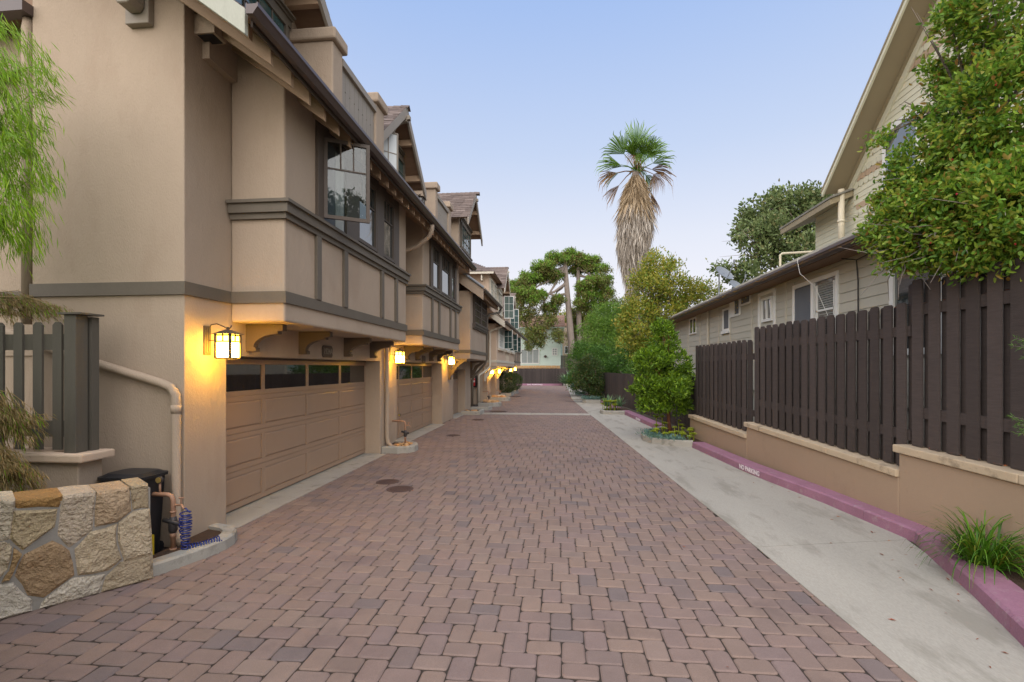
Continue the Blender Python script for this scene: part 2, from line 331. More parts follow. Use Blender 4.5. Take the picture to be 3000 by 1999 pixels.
def limbs(base, top, r0, r1, tips, n=6, wob=.08, rng=random):
    mb = MB(); base, top = Vector(base), Vector(top); pts = []; rs = []
    for i in range(7):
        t = i / 6; pts.append(base.lerp(top, t) + Vector((rng.uniform(-1, 1), rng.uniform(-1, 1), 0)) * wob * (1 if 0 < i < 6 else 0)); rs.append(r0 + (r1 - r0) * t)
    mb.tube(pts, rs, n + 2)
    for tip in tips:
        tip = Vector(tip); t = rng.uniform(.45, .98); a = base.lerp(top, t); rr = (r0 + (r1 - r0) * t) * .55
        mid = a.lerp(tip, .5) + Vector((rng.uniform(-1, 1), rng.uniform(-1, 1), rng.uniform(0, 1))) * (tip - a).length * .12
        mb.tube([a, a.lerp(mid, .6), mid, mid.lerp(tip, .6), tip], [rr, rr * .8, rr * .6, rr * .4, rr * .15], n)
        for q in range(2):
            t2 = tip + Vector((rng.uniform(-1, 1), rng.uniform(-1, 1), rng.uniform(-.4, .8))) * (tip - a).length * .14
            mb.tube([mid, mid.lerp(t2, .5) + Vector((0, 0, .05)), t2], [rr * .35, rr * .22, rr * .06], 4)
    return mb

# ================================================================== ground and driveway
build(MB().box(-900, 900, -300, 1500, -.6, -.09), 'ground', 'ground', kind='structure')
drive = build(MB().box(-7.5, 2.3, .3, 56, -.085, -.013), 'driveway', 'sand', kind='structure')
def paver_geo(w, d, seed, c=.026, ch=.011, h=.045):
    r = random.Random(seed); x, y = w / 2 - .0036, d / 2 - .0036; k = c * .3
    ring = [(x - c, -y), (x - k, -y + k), (x, -y + c), (x, y - c), (x - k, y - k), (x - c, y), (-x + c, y), (-x + k, y - k), (-x, y - c), (-x, -y + c), (-x + k, -y + k), (-x + c, -y)]
    ring = [(a + r.uniform(-1, 1) * .003, b + r.uniform(-1, 1) * .003) for a, b in ring]
    ins = [(a * (1 - ch / x), b * (1 - ch / y)) for a, b in ring]
    v = [(a, b, -h) for a, b in ring] + [(a, b, -.0075) for a, b in ring] + [(a, b, 0) for a, b in ins]
    f = [(i, (i + 1) % 12, 12 + (i + 1) % 12, 12 + i) for i in range(12)] + [(12 + i, 12 + (i + 1) % 12, 24 + (i + 1) % 12, 24 + i) for i in range(12)] + [tuple(range(24, 36))]
    return v, f
UN = .0835
EDGE = [(2.42, -2.), (2.27, 3.31), (2.17, 6.08), (1.56, 16.63), (1.32, 20.5), (.79, 30.79), (.78, 56)]
def edge_x(y):
    for (x0, y0), (x1, y1) in zip(EDGE, EDGE[1:]):
        if y <= y1: return x0 + (x1 - x0) * (y - y0) / (y1 - y0)
    return .78
cells = []
for i in range(-130, 130):
    for j in range(-10, 420):
        ax, ay = 5 * i + 2 * j, -i + 2 * j
        for k, (ox, oy, pw, pd) in enumerate(((0, 0, 3, 2), (3, -1, 2, 3))):
            cx, cy = (ax + ox + pw / 2) * UN - 1.07, (ay + oy + pd / 2) * UN + .55
            if cy < .6 or cy > 53.6 or cx > edge_x(cy) + .1 or (20.52 < cy < 21.2): continue
            xl = -4.2 if cy > 5.4 else (-7 if cy < 2.9 else min(-3.9, -4.95 + (cy - 2.9) * .66))
            if cx < xl: continue
            cells.append((cx, cy, pw * UN, pd * UN, k))
def seen(c):
    x, y = c[0], c[1]; d = -x * math.sin(TH) + y * math.cos(TH); r = x * math.cos(TH) + y * math.sin(TH)
    return d > 2.9 and abs(r / d) < 1.07
cells.sort(key=lambda c: (not seen(c), c[0] ** 2 + c[1] ** 2))
geo = [[paver_geo(3 * UN, 2 * UN, s) for s in range(6)], [paver_geo(2 * UN, 3 * UN, 9 + s) for s in range(6)]]
meshes = []
for k in (0, 1):
    row = []
    for v, f in geo[k]:
        me = bpy.data.meshes.new('paver'); me.from_pydata(v, [], f); me.materials.append(M['paver']); row.append(me)
    meshes.append(row)
rest_v, rest_f = [], []
for n, (cx, cy, pw, pd, k) in enumerate(cells):
    q = random.randrange(6); dz = random.uniform(-.0035, 0); tx, ty = random.gauss(0, .008), random.gauss(0, .008); fl = random.choice((0, math.pi))
    if n < 300:
        o = bpy.data.objects.new('paver', meshes[k][q]); COL.objects.link(o); o.parent = drive; o.location = (cx, cy, dz); o.rotation_euler = (tx, ty, fl)
    else:
        b = len(rest_v); v, f = geo[k][q]; sg = -1 if fl else 1
        rest_v += [(cx + x * sg, cy + y * sg, dz + z + x * ty - y * tx) for x, y, z in v]; rest_f += [tuple(b + i for i in t) for t in f]
build((np.array(rest_v), rest_f), 'pavers', 'paver', drive, kind='stuff')

# concrete margin on the right, cast in slabs
KB = [(3.0, 2.6), (3.29, 3.77), (3.59, 4.58), (3.83, 5.34), (4.04, 5.95), (3.88, 7.48), (3.63, 8.95), (3.507, 9.9), (3.30, 12.45)]   # foot of the near kerb
WALL = lambda y, off=0.: 4.845 - .095 * y + off
def kerb_x(y):
    P = [(3.0, 2.6)] + KB[1:] + [(3.11, 16.05), (2.72, 21.4), (2.3, 27.4), (1.9, 32), (1.6, 56)]
    for (x0, y0), (x1, y1) in zip(P, P[1:]):
        if y <= y1: return x0 + (x1 - x0) * (y - y0) / (y1 - y0)
    return 1.6
margin = build(MB().zprism([(edge_x(y), y) for y in (1, 3, 6, 12, 20, 31, 55)] + [(kerb_x(y) + .5, y) for y in (55, 31, 20, 12, 6, 3, 1)], -.08, -.006), 'concrete_margin', 'sand', kind='structure')
cuts = [.9, 5.62, 9.1, 12.9, 16.9, 21.5, 26., 30.3, 36, 42, 48, 54.2]
for a, b in zip(cuts, cuts[1:]):
    ys = np.linspace(a + .004, b - .004, 7); sk = lambda y, t: y + (.5 * t * t if abs(y - 5.62) < .01 else 0)
    l = [(edge_x(y), sk(y, 0)) for y in ys]; r = [(kerb_x(y) + .09, sk(y, .9)) for y in ys[::-1]]
    z = .004 if b < 31 else .05
    build(MB().zprism(l + r, -.05, z), 'slab', 'concrete', margin)
build(MB().box(-4.0, edge_x(20.9), 20.5, 21.24, -.05, .004), 'drain_strip', 'concrete', kind='structure')
# pale forecourt strips before the garage doors
for y0, y1 in ((5.66, 10.86), (12.02, 16.8), (18.64, 21.1), (25.97, 27.7), (29.1, 31.3), (33.3, 35.8)):
    build(MB().box(-4.6, -4.0 + random.uniform(-.03, .03), y0, y1, -.05, .006), 'door_apron', 'concrete_old', kind='structure')

# kerbs
def ribbon(name, pts, wd, h, m, gaps=None, label=None, group=None, kind='structure', parent=None):
    mb = MB(); P = [Vector((x, y, 0)) for x, y in pts]; outv = []
    for i, p in enumerate(P):
        t = (P[min(i + 1, len(P) - 1)] - P[max(i - 1, 0)]).normalized(); n = Vector((t.y, -t.x, 0)); outv.append((p, p + n * wd))
    return outv
def kerb_run(root, pts, wd, h, m, seglen=1.5):
    P = [Vector((x, y, 0)) for x, y in pts]; D = [0]
    for a, b in zip(P, P[1:]): D.append(D[-1] + (b - a).length)
    def pos(s):
        for i in range(len(P) - 1):
            if s <= D[i + 1] + 1e-9: return P[i].lerp(P[i + 1], (s - D[i]) / (D[i + 1] - D[i]))
        return P[-1]
    def nrm(s):
        t = (pos(min(s + .12, D[-1])) - pos(max(s - .12, 0))).normalized(); return Vector((t.y, -t.x, 0))
    k = max(1, round(D[-1] / seglen)); br = [D[-1] * i / k for i in range(k + 1)]
    for a, b in zip(br, br[1:]):
        ss = sorted({a + .003, b - .003} | {d for d in D if a + .05 < d < b - .05}); mb = MB(); ring = []
        for s in ss:
            p, n = pos(s), nrm(s); bt = .022
            ring.append([p - UP * .06, p + UP * (h - bt) + n * .012, p + UP * h + n * (.012 + bt), p + n * wd + UP * h, p + n * wd - UP * .06])
        vs = [q for r_ in ring for q in r_]; m_ = len(ring)
        fs = [(i * 5 + j, (i + 1) * 5 + j, (i + 1) * 5 + j + 1, i * 5 + j + 1) for i in range(m_ - 1) for j in range(4)]
        fs += [(0, 1, 2, 3, 4), tuple(range((m_ - 1) * 5, m_ * 5))[::-1]]
        build(mb.add(vs, fs), 'kerb_stone', m, root)
def kerb_root(name, x, y): 
    o = thing(name, (x, y, 0), None, None); o['kind'] = 'structure'; return o
k1 = kerb_root('kerb', 3.6, 8); kerb_run(k1, KB, .3, .145, 'pink')
k2 = kerb_root('kerb', 2.9, 18); kerb_run(k2, [(3.11, 16.05), (2.92, 18.7), (2.72, 21.4)], .3, .15, 'pink')
k3 = kerb_root('kerb', 2.4, 25); kerb_run(k3, [(2.62, 22.8), (2.47, 24.7), (2.3, 27.3)], .25, .15, 'pink')
k4 = kerb_root('kerb', 1.9, 31); kerb_run(k4, [(2.1, 28.9), (1.85, 32), (1.7, 36)], .25, .2, 'pink')
k5 = kerb_root('kerb', -2, 54); kerb_run(k5, [(-5.2, 53.7), (.3, 53.9)][::-1], .3, .2, 'pink', 2.2)
def stencil(root, a, b, z, size, dirn):
    a, b = Vector(a), Vector(b); U = (b - a).normalized(); N = Vector((U.y, -U.x, 0)) * dirn
    text('NO PARKING', ((a + b) / 2 + UP * z, U, N), size, 'white_paint', root, .002, .004, 'lettering', (b - a).length / (size * 6.05), .004)
stencil(k1, (3.513, 9.85, 0), (3.606, 9.13, 0), .07, .12, 1)
stencil(k2, (2.905, 18.75, 0), (2.955, 18.05, 0), .07, .115, 1)
stencil(k5, (-3.55, 53.70, 0), (-1.85, 53.75, 0), .1, .17, 1)

def planter(pts, h, wd, name, label, soil=True, closed_x=None):
    """kerbed planting bed: curved kerb along pts, soil inside"""
    c = np.array(pts).mean(0); root = thing(name, (c[0], c[1], 0), label, 'planter', 'kerbed planting beds')
    mb = MB(); P = [Vector((x, y, 0)) for x, y in pts]; ring = []
    for i, p in enumerate(P):
        t = (P[min(i + 1, len(P) - 1)] - P[max(i - 1, 0)]).normalized(); n = Vector((-t.y, t.x, 0))
        ring.append([p - UP * .05, p + UP * (h - .02) + n * .006, p + UP * h + n * .026, p + n * wd + UP * h, p + n * wd - UP * .05])
    vs = [q for r_ in ring for q in r_]; m_ = len(ring)
    fs = [(i * 5 + j, i * 5 + j + 1, (i + 1) * 5 + j + 1, (i + 1) * 5 + j) for i in range(m_ - 1) for j in range(4)] + [(4, 3, 2, 1, 0), tuple(range((m_ - 1) * 5, m_ * 5))]
    build(mb.add(vs, fs), 'kerb', 'concrete_old', root, smooth=False)
    inner = [(r_[4].x, r_[4].y) for r_ in ring]
    if soil: build(MB().zprism(inner + ([] if closed_x is None else closed_x), -.05, h - .035), 'soil', 'soil', root)
    return root
def arc(cx, cy, rx, ry, a0, a1, n=10): return [(cx + rx * math.cos(R(a0 + (a1 - a0) * i / n)), cy + ry * math.sin(R(a0 + (a1 - a0) * i / n))) for i in range(n + 1)]
planter([(-3.90, 4.18), (-3.79, 4.45), (-3.69, 4.75), (-3.65, 4.98), (-3.67, 5.16), (-3.75, 5.32), (-3.90, 5.44), (-4.12, 5.50)], .12, .15, 'planter',
        'curved kerb planting strip at the near garage corner beside the stone wall', closed_x=[(-4.12, 4.3)])
planter([(-4.13, 10.93), (-3.75, 10.93), (-3.52, 11.02), (-3.42, 11.2), (-3.42, 11.5), (-3.52, 11.75), (-3.75, 11.93), (-4.13, 11.97)], .15, .13, 'planter',
        'rounded kerb bed with tan rocks between the two nearest garage doors', closed_x=None)
planter([(-4.13, 20.15), (-3.35, 20.15), (-3.32, 20.9), (-3.32, 21.3)], .16, .13, 'planter', 'square ended kerb bed below the third garage corner', closed_x=[(-4.13, 21.3)])
planter([(-4.6, 22.3), (-3.3, 22.35), (-3.2, 22.7), (-3.2, 23.0)], .16, .13, 'planter', 'long low kerb bed below the wall with the nearer fire extinguisher', closed_x=[(-4.6, 23.)])
planter([(-4.13, 24.4)] + arc(-3.55, 25.1, .55, .7, -90, 90, 8) + [(-4.13, 25.85)], .2, .14, 'planter', 'rounded rock bed on the lantern side of the cream trimmed house', closed_x=None)
planter([(-4.13, 28.6)] + arc(-3.45, 29.1, .5, .5, -90, 60, 6) + [(-4.0, 29.6)], .22, .14, 'planter', 'rock bed with a white block, two beds before the round bushes', closed_x=None)
planter([(-4.2, 33.6), (-3.35, 33.6), (-3.3, 35.0)], .22, .15, 'planter', 'kerb bed under the nearer round clipped bush', closed_x=[(-4.2, 35.)])
planter([(-4.2, 36.4), (-3.3, 36.4), (-3.2, 38.2)], .25, .15, 'planter', 'kerb bed under the farther round clipped bush', closed_x=[(-4.2, 38.2)])
planter([(3.34, 12.5), (2.85, 12.62), (2.42, 12.98), (2.27, 13.5), (2.33, 14.2), (2.6, 14.9), (3.2, 15.6)][::-1], .16, .14, 'planter',
        'curved pale kerb bed of rosette succulents round the small tree', closed_x=[(3.7, 12.5), (3.7, 15.7)][::1])
planter([(2.8, 20.9), (2.2, 20.85), (1.85, 21.0), (1.76, 21.4), (2.0, 22.2), (2.6, 22.8)][::-1], .16, .14, 'planter', 'pale kerb bed of yellow succulents before the low fence', closed_x=[(3.1, 21.), (3.1, 22.8)])
planter([(2.3, 27.35), (1.5, 27.3), (1.3, 27.6), (1.5, 28.6), (2.1, 28.9)][::-1], .2, .14, 'planter', 'low kerb bed with blue green ground cover under the dark shrub', closed_x=[(2.5, 27.4), (2.5, 29)])
planter([(1.7, 52.6), (.7, 52.6), (.4, 53.2), (.5, 54.3)][::-1], .25, .16, 'planter', 'far kerb bed of the agave clump by the end fence', closed_x=[(2.2, 52.6), (2.2, 55)])
build(MB().zprism([(3.5, 2.5), (3.55, 3.8), (3.87, 4.6), (4.1, 5.3), (4.4, 6.0), (4.7, 6), (4.9, 2.5)], -.05, .115), 'planting_bed', 'soil', kind='structure')

# manhole covers
for i, (x, y, r, lb) in enumerate(((-2.99, 8.21, .2, 'round dark iron cover, farther of the pair before the nearest garage'), (-2.61, 7.74, .22, 'round dark iron cover, nearer of the pair before the nearest garage'),
        (-3.11, 14.02, .2, 'round dark iron cover in the paving before the second garage'), (-2.75, 21.8, .42, 'wide rusty round cover just past the concrete drain strip'),
        (-3.1, 18.3, .25, 'dark round cover just before the concrete drain strip'), (-3.0, 33.3, .4, 'far dark round cover near the round clipped bushes'))):
    t = thing('manhole_cover', (x, y, 0), lb, 'manhole cover', 'round iron covers in the paving')
    build(MB().lathe([(r, -.03), (r, .004), (r - .02, .005), (r - .025, .003)], (x, y, 0), 28), 'frame', 'iron', t)
    mb = MB().lathe([(r - .028, -.02), (r - .028, .003), (r - .035, .0045)], (x, y, 0), 28)
    for a in np.arange(-r + .05, r - .04, .035):
        hw = math.sqrt(max(0, (r - .05) ** 2 - a * a)); mb.box(x - hw, x + hw, y + a, y + a + .016, .0045, .0075)
    build(mb, 'lid', 'iron', t)

# ================================================================== left: shared builders
def window(parent, F, w, h, cols=3, rows=1, top=.3, frame='trim', glass='glass', fw=.055, dep=.07, mun=.02, z0=0., name='window', split=None):
    """frame with a row of small top panes and one big pane below (or a grid when rows>1); u from 0..w, z from z0"""
    O, U, N = F; mb = MB()
    mb.fbox(F, 0, fw, 0, dep, z0, z0 + h).fbox(F, w - fw, w, 0, dep, z0, z0 + h).fbox(F, fw, w - fw, 0, dep, z0, z0 + fw).fbox(F, fw, w - fw, 0, dep, z0 + h - fw, z0 + h)
    iw, ih = w - 2 * fw, h - 2 * fw; zt = z0 + fw + ih * (1 - top) if top else z0 + h - fw; cellz = []
    if top:
        mb.fbox(F, fw, w - fw, dep * .3, dep * .75, zt - mun / 2, zt + mun / 2)
        for c in range(cols): cellz.append((fw + iw * c / cols, fw + iw * (c + 1) / cols, zt, z0 + h - fw))
        for c in range(1, cols): mb.fbox(F, fw + iw * c / cols - mun / 2, fw + iw * c / cols + mun / 2, dep * .32, dep * .72, zt + mun / 2, z0 + h - fw)
        cellz.append((fw, w - fw, z0 + fw, zt))
    else:
        for r_ in range(rows):
            for c in range(cols): cellz.append((fw + iw * c / cols, fw + iw * (c + 1) / cols, z0 + fw + ih * r_ / rows, z0 + fw + ih * (r_ + 1) / rows))
        for c in range(1, cols): mb.fbox(F, fw + iw * c / cols - mun / 2, fw + iw * c / cols + mun / 2, dep * .3, dep * .75, z0 + fw, z0 + h - fw)
        for r_ in range(1, rows): mb.fbox(F, fw, w - fw, dep * .33, dep * .7, z0 + fw + ih * r_ / rows - mun / 2, z0 + fw + ih * r_ / rows + mun / 2)
    wn = build(mb, name, frame, parent)
    for (a, b, c, d) in cellz:
        t1, t2 = random.uniform(-.003, .003), random.uniform(-.003, .003); n0 = dep * .45; p = []
        for u, z, q in ((a, c, 0), (b, c, t1), (b, d, t1 + t2), (a, d, t2)): p.append(O + U * u + N * (n0 + q) + UP * z)
        build(MB().prism([q - N * .004 for q in p], p), 'pane', glass, wn)
    return wn
def garage_door(parent, X, y0, y1, h=2.12, cols=4):
    mb = MB().box(X - .05, X - .018, y0, y1, .02, h); door = None; cw = (y1 - y0) / cols; rh = (h - .03) / 4; st, rl = .075, .07
    for r_ in range(4):                       # stiles and rails of each section stand proud; a dark joint between sections
        a, b = .03 + rh * r_ + .003, .03 + rh * (r_ + 1) - .003
        mb.box(X - .018, X, y0, y1, a, a + rl).box(X - .018, X, y0, y1, b - rl, b)
        for c in range(cols + 1):
            yc = y0 + cw * c; mb.box(X - .018, X, max(y0, yc - st / 2), min(y1, yc + st / 2), a + rl, b - rl)
    door = build(mb, 'garage_door', 'door', parent)
    for r_ in range(4):
        a, b = .03 + rh * r_ + rl + .003, .03 + rh * (r_ + 1) - rl - .003
        for c in range(cols):
            u0, u1 = y0 + cw * c + st / 2, y0 + cw * (c + 1) - st / 2
            if r_ == 3: build(MB().box(X - .017, X - .012, u0 - .004, u1 + .004, a - .004, b + .004), 'pane', 'glass_dark', door)
            else:
                i = .028
                build(MB().prism([(X - .0175, u0, a), (X - .0175, u1, a), (X - .0175, u1, b), (X - .0175, u0, b)], [(X - .004, u0 + i, a + i), (X - .004, u1 - i, a + i), (X - .004, u1 - i, b - i), (X - .004, u0 + i, b - i)]), 'panel', 'door', door)
    return door
def corbel(parent, X, y, z, m='corbel', L=.52, h=.36, t=.1):
    """curved bracket under an overhang, springing from the wall plane X"""
    pr = [(X, z), (X + L, z), (X + L, z - .09), (X + L - .07, z - .09), (X + L - .07, z - .13)]
    pr += [(X + .11 + (L - .19) * (1 - math.sin(R(a))) , z - .13 - (h - .19) * (1 - math.cos(R(a)))) for a in range(0, 91, 15)][1:]
    pr += [(X + .14, z - h + .05), (X + .14, z - h), (X, z - h)]
    return build(MB().yprism(pr, y, y + t), 'corbel', m, parent, bevel=.004)
def gutter(parent, X, z, y0, y1):
    pr = [(X - .12, z), (X - .12, z - .1), (X - .05, z - .105), (X - .015, z - .055), (X, z - .04), (X, z), (X - .012, z), (X - .012, z - .012), (X - .11, z - .012), (X - .11, z)]
    return build(MB().yprism(pr, y0, y1), 'gutter', 'gutter', parent)
def shingles(parent, O, A, D, la, ld, exp=.14, wid=.3, m='shingle', name='roof_shingle'):
    """courses of overlapping shingles on a slope: O eave corner, A along the eave, D up the slope"""
    O, A, D = Vector(O), Vector(A).normalized(), Vector(D).normalized(); N = A.cross(D)
    if N.z < 0: N = -N
    mb = MB(); rows = max(1, int(ld / exp))
    for r_ in range(rows):
        s = -random.random() * wid
        while s < la:
            a, b = max(0, s), min(la, s + wid * random.uniform(.7, 1.2)); s = b if b > s else s + wid
            if b - a < .01: continue
            t = random.uniform(.012, .022); p = O + D * (exp * r_ - random.uniform(0, .012)); q = O + D * min(ld, exp * (r_ + 1) + .03)
            top = [p + A * (a + .003) + N * t, p + A * (b - .003) + N * t, q + A * (b - .003) + N * .006, q + A * (a + .003) + N * .006]
            mb.prism([x - N * (.012 if i < 2 else .005) for i, x in enumerate(top)], top)
    return build(mb, name, m, parent, kind='stuff')
def dormer(parent, yc, hw, Xf, Xo, ze, zp, zb, back, wall='stucco', barge='barge', bracket=True):
    """gabled dormer facing the alley: wall plane Xf, roof overhanging to Xo"""
    sl = (zp - ze) / hw; wh = hw - .32; zt = lambda d: zp - sl * d - .06
    build(MB().xprism([(yc - wh, zb), (yc + wh, zb), (yc + wh, zt(wh)), (yc, zt(0)), (yc - wh, zt(wh))], back, Xf), 'dormer_wall', wall, parent)
    for s in (-1, 1):
        e = [(yc, zp), (yc + s * hw, ze), (yc + s * hw, ze - .05), (yc, zp - .06)]
        rf = build(MB().xprism(e, back, Xo - .02), 'dormer_roof', 'soffit', parent)
        L = math.hypot(hw, zp - ze); d = Vector((0, -s * hw, zp - ze)) / L
        shingles(rf, (back, yc + s * (hw + .04), ze - .04 * sl + .006), (1, 0, 0), d, Xo - back + .03, L + .03)
        bw = .2; build(MB().xprism([(yc, zp + .012), (yc + s * (hw + .1), ze - .1 * sl + .012), (yc + s * (hw + .1), ze - .1 * sl - bw), (yc, zp - bw - .02)], Xo - .018, Xo + .03), 'barge_board', barge, parent)
        for t in (.35, .8): build(MB().box(Xf, Xo - .02, yc + s * hw * t - .05, yc + s * hw * t + .05, zp - sl * hw * t - .2, zp - sl * hw * t - .062), 'outlooker', 'tan_wood', parent)
    if bracket: corbel(parent, Xf, yc - .05, zp - .22, barge, Xo - Xf + .1, .42)
    ridge = MB(); x = back
    while x < Xo: ridge.add([(x, yc - .1, zp - .1 * sl + .03), (x, yc, zp + .045), (x, yc + .1, zp - .1 * sl + .03), (x + .2, yc - .1, zp - .1 * sl + .02), (x + .2, yc, zp + .03), (x + .2, yc + .1, zp - .1 * sl + .02)], [(0, 3, 4, 1), (1, 4, 5, 2), (0, 1, 2)]); x += .17
    build(ridge, 'ridge_cap', 'shingle', parent)
def trim_band(parent, pts, z0, z1, pr=.03, m='trim', name='band'):
    """flat board following wall corners; pts run along the wall face with the outside on the right hand"""
    for i, (a, b) in enumerate(zip(pts, pts[1:])):
        a, b = Vector((*a, 0)), Vector((*b, 0)); U = (b - a).normalized(); N = Vector((U.y, -U.x, 0)); L = (b - a).length
        e0 = e1 = 0
        if i > 0:
            p = (Vector((*pts[i], 0)) - Vector((*pts[i - 1], 0))); e0 = pr if p.cross(b - a).z > 0 else 0 if abs(p.normalized().dot(U)) > .9 else -pr
        if i < len(pts) - 2:
            p = (Vector((*pts[i + 2], 0)) - b); e1 = 0
        build(MB().fbox((a, U, N), -e0 if e0 < 0 else 0, L + (pr if i < len(pts) - 2 and (b - a).cross(Vector((*pts[i + 2], 0)) - b).z > 0 else 0), 0.0, pr, z0, z1), name, m, parent)
def lantern(X, Y, z, label, lit=True, s=1.0, rot=False, group='wall lanterns on the tan houses'):
    """square craftsman wall lantern: body centre height z, on a wall plane X"""
    t = thing('wall_lantern', (X, Y, z), label, 'wall lantern', group)
    bx, by = X + .27 * s, Y; a = .088 * s; hh = .14 * s
    build(MB().box(X, X + .018, by - .055 * s, by + .055 * s, z - .1 * s, z + .24 * s).box(X + .018, X + .026, by - .035 * s, by + .035 * s, z - .08 * s, z + .22 * s), 'backplate', 'lamp_metal', t, bevel=.003)
    arm = [(X + .03, by, z - .06 * s), (X + .032, by, z + .2 * s), (X + .06, by, z + .255 * s), (X + .13, by, z + .265 * s), (X + .21, by, z + .235 * s), (bx, by, z + .2 * s), (bx + .03, by, z + .215 * s), (bx + .045, by, z + .245 * s)]
    build(MB().tube(arm, .007 * s, 6).tube([(X + .02, by, z + .07 * s), (bx - a, by, z + .07 * s)], .006 * s, 6), 'arm', 'lamp_metal', t)
    r = a * 1.42; build(MB().prism([(bx - r, by - r, z + hh), (bx + r, by - r, z + hh), (bx + r, by + r, z + hh), (bx - r, by + r, z + hh)], [(bx - .02, by - .02, z + hh + .055 * s), (bx + .02, by - .02, z + hh + .055 * s), (bx + .02, by + .02, z + hh + .055 * s), (bx - .02, by + .02, z + hh + .055 * s)])
          .box(bx - .012, bx + .012, by - .012, by + .012, z + hh + .055 * s, z + hh + .085 * s), 'lamp_roof', 'lamp_metal', t)
    fr = MB(); p = .012 * s
    for sx in (-1, 1):
        for sy in (-1, 1): fr.box(bx + sx * a - p, bx + sx * a + p, by + sy * a - p, by + sy * a + p, z - hh, z + hh)
    for zz in (-hh, hh * .38, hh - .012): fr.box(bx - a - p * .6, bx + a + p * .6, by - a - p * .6, by - a + p * .6, z + zz - .009, z + zz + .009).box(bx - a - p * .6, bx + a + p * .6, by + a - p * .6, by + a + p * .6, z + zz - .009, z + zz + .009).box(bx - a - p * .6, bx - a + p * .6, by - a, by + a, z + zz - .009, z + zz + .009).box(bx + a - p * .6, bx + a + p * .6, by - a, by + a, z + zz - .009, z + zz + .009)
    for q in (-1, 1): fr.box(bx - .006, bx + .006, by + q * a - p * .6, by + q * a + p * .6, z + hh * .38, z + hh).box(bx + q * a - p * .6, bx + q * a + p * .6, by - .006, by + .006, z + hh * .38, z + hh)
    build(fr, 'frame', 'lamp_metal', t)
    i = a - .004
    for (n0, n1) in (((bx - i, by - i), (bx + i, by - i)), ((bx + i, by - i), (bx + i, by + i)), ((bx + i, by + i), (bx - i, by + i)), ((bx - i, by + i), (bx - i, by - i))):
        for (z0, z1, mm) in ((z - hh, z + hh * .38, 'lit'), (z + hh * .38, z + hh, 'lit_top')):
            d = Vector((n1[0] - n0[0], n1[1] - n0[1], 0)).normalized(); nn = Vector((d.y, -d.x, 0)) * .002
            P = [Vector((*n0, z0)), Vector((*n1, z0)), Vector((*n1, z1)), Vector((*n0, z1))]
            build(MB().prism([x - nn for x in P], P), 'pane', mm if lit else 'frost', t)
    if lit: build(MB().box(bx - i, bx + i, by - i, by + i, z - hh + .002, z - hh + .006), 'bottom_pane', 'lit', t)
    return t

# ================================================================== nearest townhouse (two garages, two bays)
W, B = -4.14, -3.42
A = thing('townhouse', (W, 4.98, 0), 'nearest tan stucco townhouse with two timber trimmed bays and an open casement window', 'townhouse', 'townhouses along the alley')
for ya, yb, xb in ((4.98, 5.66, -6.02), (10.86, 12.02, -10), (16.8, 16.95, -10)): build(MB().box(xb, W, ya, yb, 0, 2.88), 'garage_pier', 'stucco', A, bevel=.007, seg=2)
for ya, yb in ((5.66, 10.86), (12.02, 16.8)): build(MB().box(-4.62, W - .001, ya, yb, 2.15, 2.88), 'lintel', 'stucco', A)
build(MB().yprism([(W, 2.881), (W, 6.24), (-6.02, 7.65), (-6.02, 2.881)], 4.98, 16.95), 'wall', 'stucco', A, bevel=.012, seg=2); build(MB().yprism([(-6.02, 2.15), (-6.02, 7.65), (-10, 10.6), (-10, 2.15)], 5.45, 16.95), 'rear_wall', 'stucco', A)
build(MB().box(-10, -6.02, 5.47, 5.66, 0, 2.15).box(-10, -4.63, 5.66, 10.86, 0, 2.15).box(-10, -4.63, 12.02, 16.8, 0, 2.15), 'inner_wall', 'stucco', A)
garage_door(A, -4.49, 5.665, 10.855); garage_door(A, -4.49, 12.025, 16.795)
# door frames under the header
for y0, y1 in ((5.665, 10.855), (12.025, 16.795)): build(MB().box(-4.62, -4.47, y0, y1, 2.122, 2.148), 'door_head', 'trim_dark', A)
def bay(root, y0, y1, zb, zt, X0=W, X1=B, m='stucco', sl_=0.):
    return build(MB().yprism([(X0 + .003, zb), (X1, zb), (X1, zt), (X0 + .003, zt + sl_ * (X1 - X0))], y0, y1), 'bay', m, root, bevel=.025, seg=2)
bay(A, 5.74, 10.56, 2.575, 5.70, sl_=.745); bay(A, 11.9, 16.32, 2.575, 5.70, sl_=.745)
trim_band(A, [(-6.02, 4.98), (W, 4.98), (W, 5.74), (B, 5.74), (B, 10.56)], 2.81, 2.955)
trim_band(A, [(W, 10.6), (W, 11.9), (B, 11.9), (B, 16.32)], 2.81, 2.955)
trim_band(A, [(-10, 5.45), (-6.02, 5.45)], 2.81, 2.955)
for y0, y1 in ((5.74, 10.56), (11.9, 16.32)):           # sill cornice in three steps
    for za, zb, pr in ((3.86, 3.93, .045), (3.93, 4.045, .085), (4.045, 4.085, .12)):
        trim_band(A, [(W + .02, y0), (B, y0), (B, y1)], za, zb, pr, name='sill_cornice')
for ya, yb in ((6.48, 6.61), (7.35, 7.48), (8.96, 9.09), (9.78, 9.90), (12.66, 12.78), (13.42, 13.55), (14.85, 14.98), (15.6, 15.73)):
    build(MB().box(B, B + .045, ya, yb, 2.957, 3.858), 'batten', 'trim', A, bevel=.004)
for y in (6.03, 7.34, 8.96, 10.25, 12.6, 13.62, 15.1, 16.15): corbel(A, W, y, 2.572)
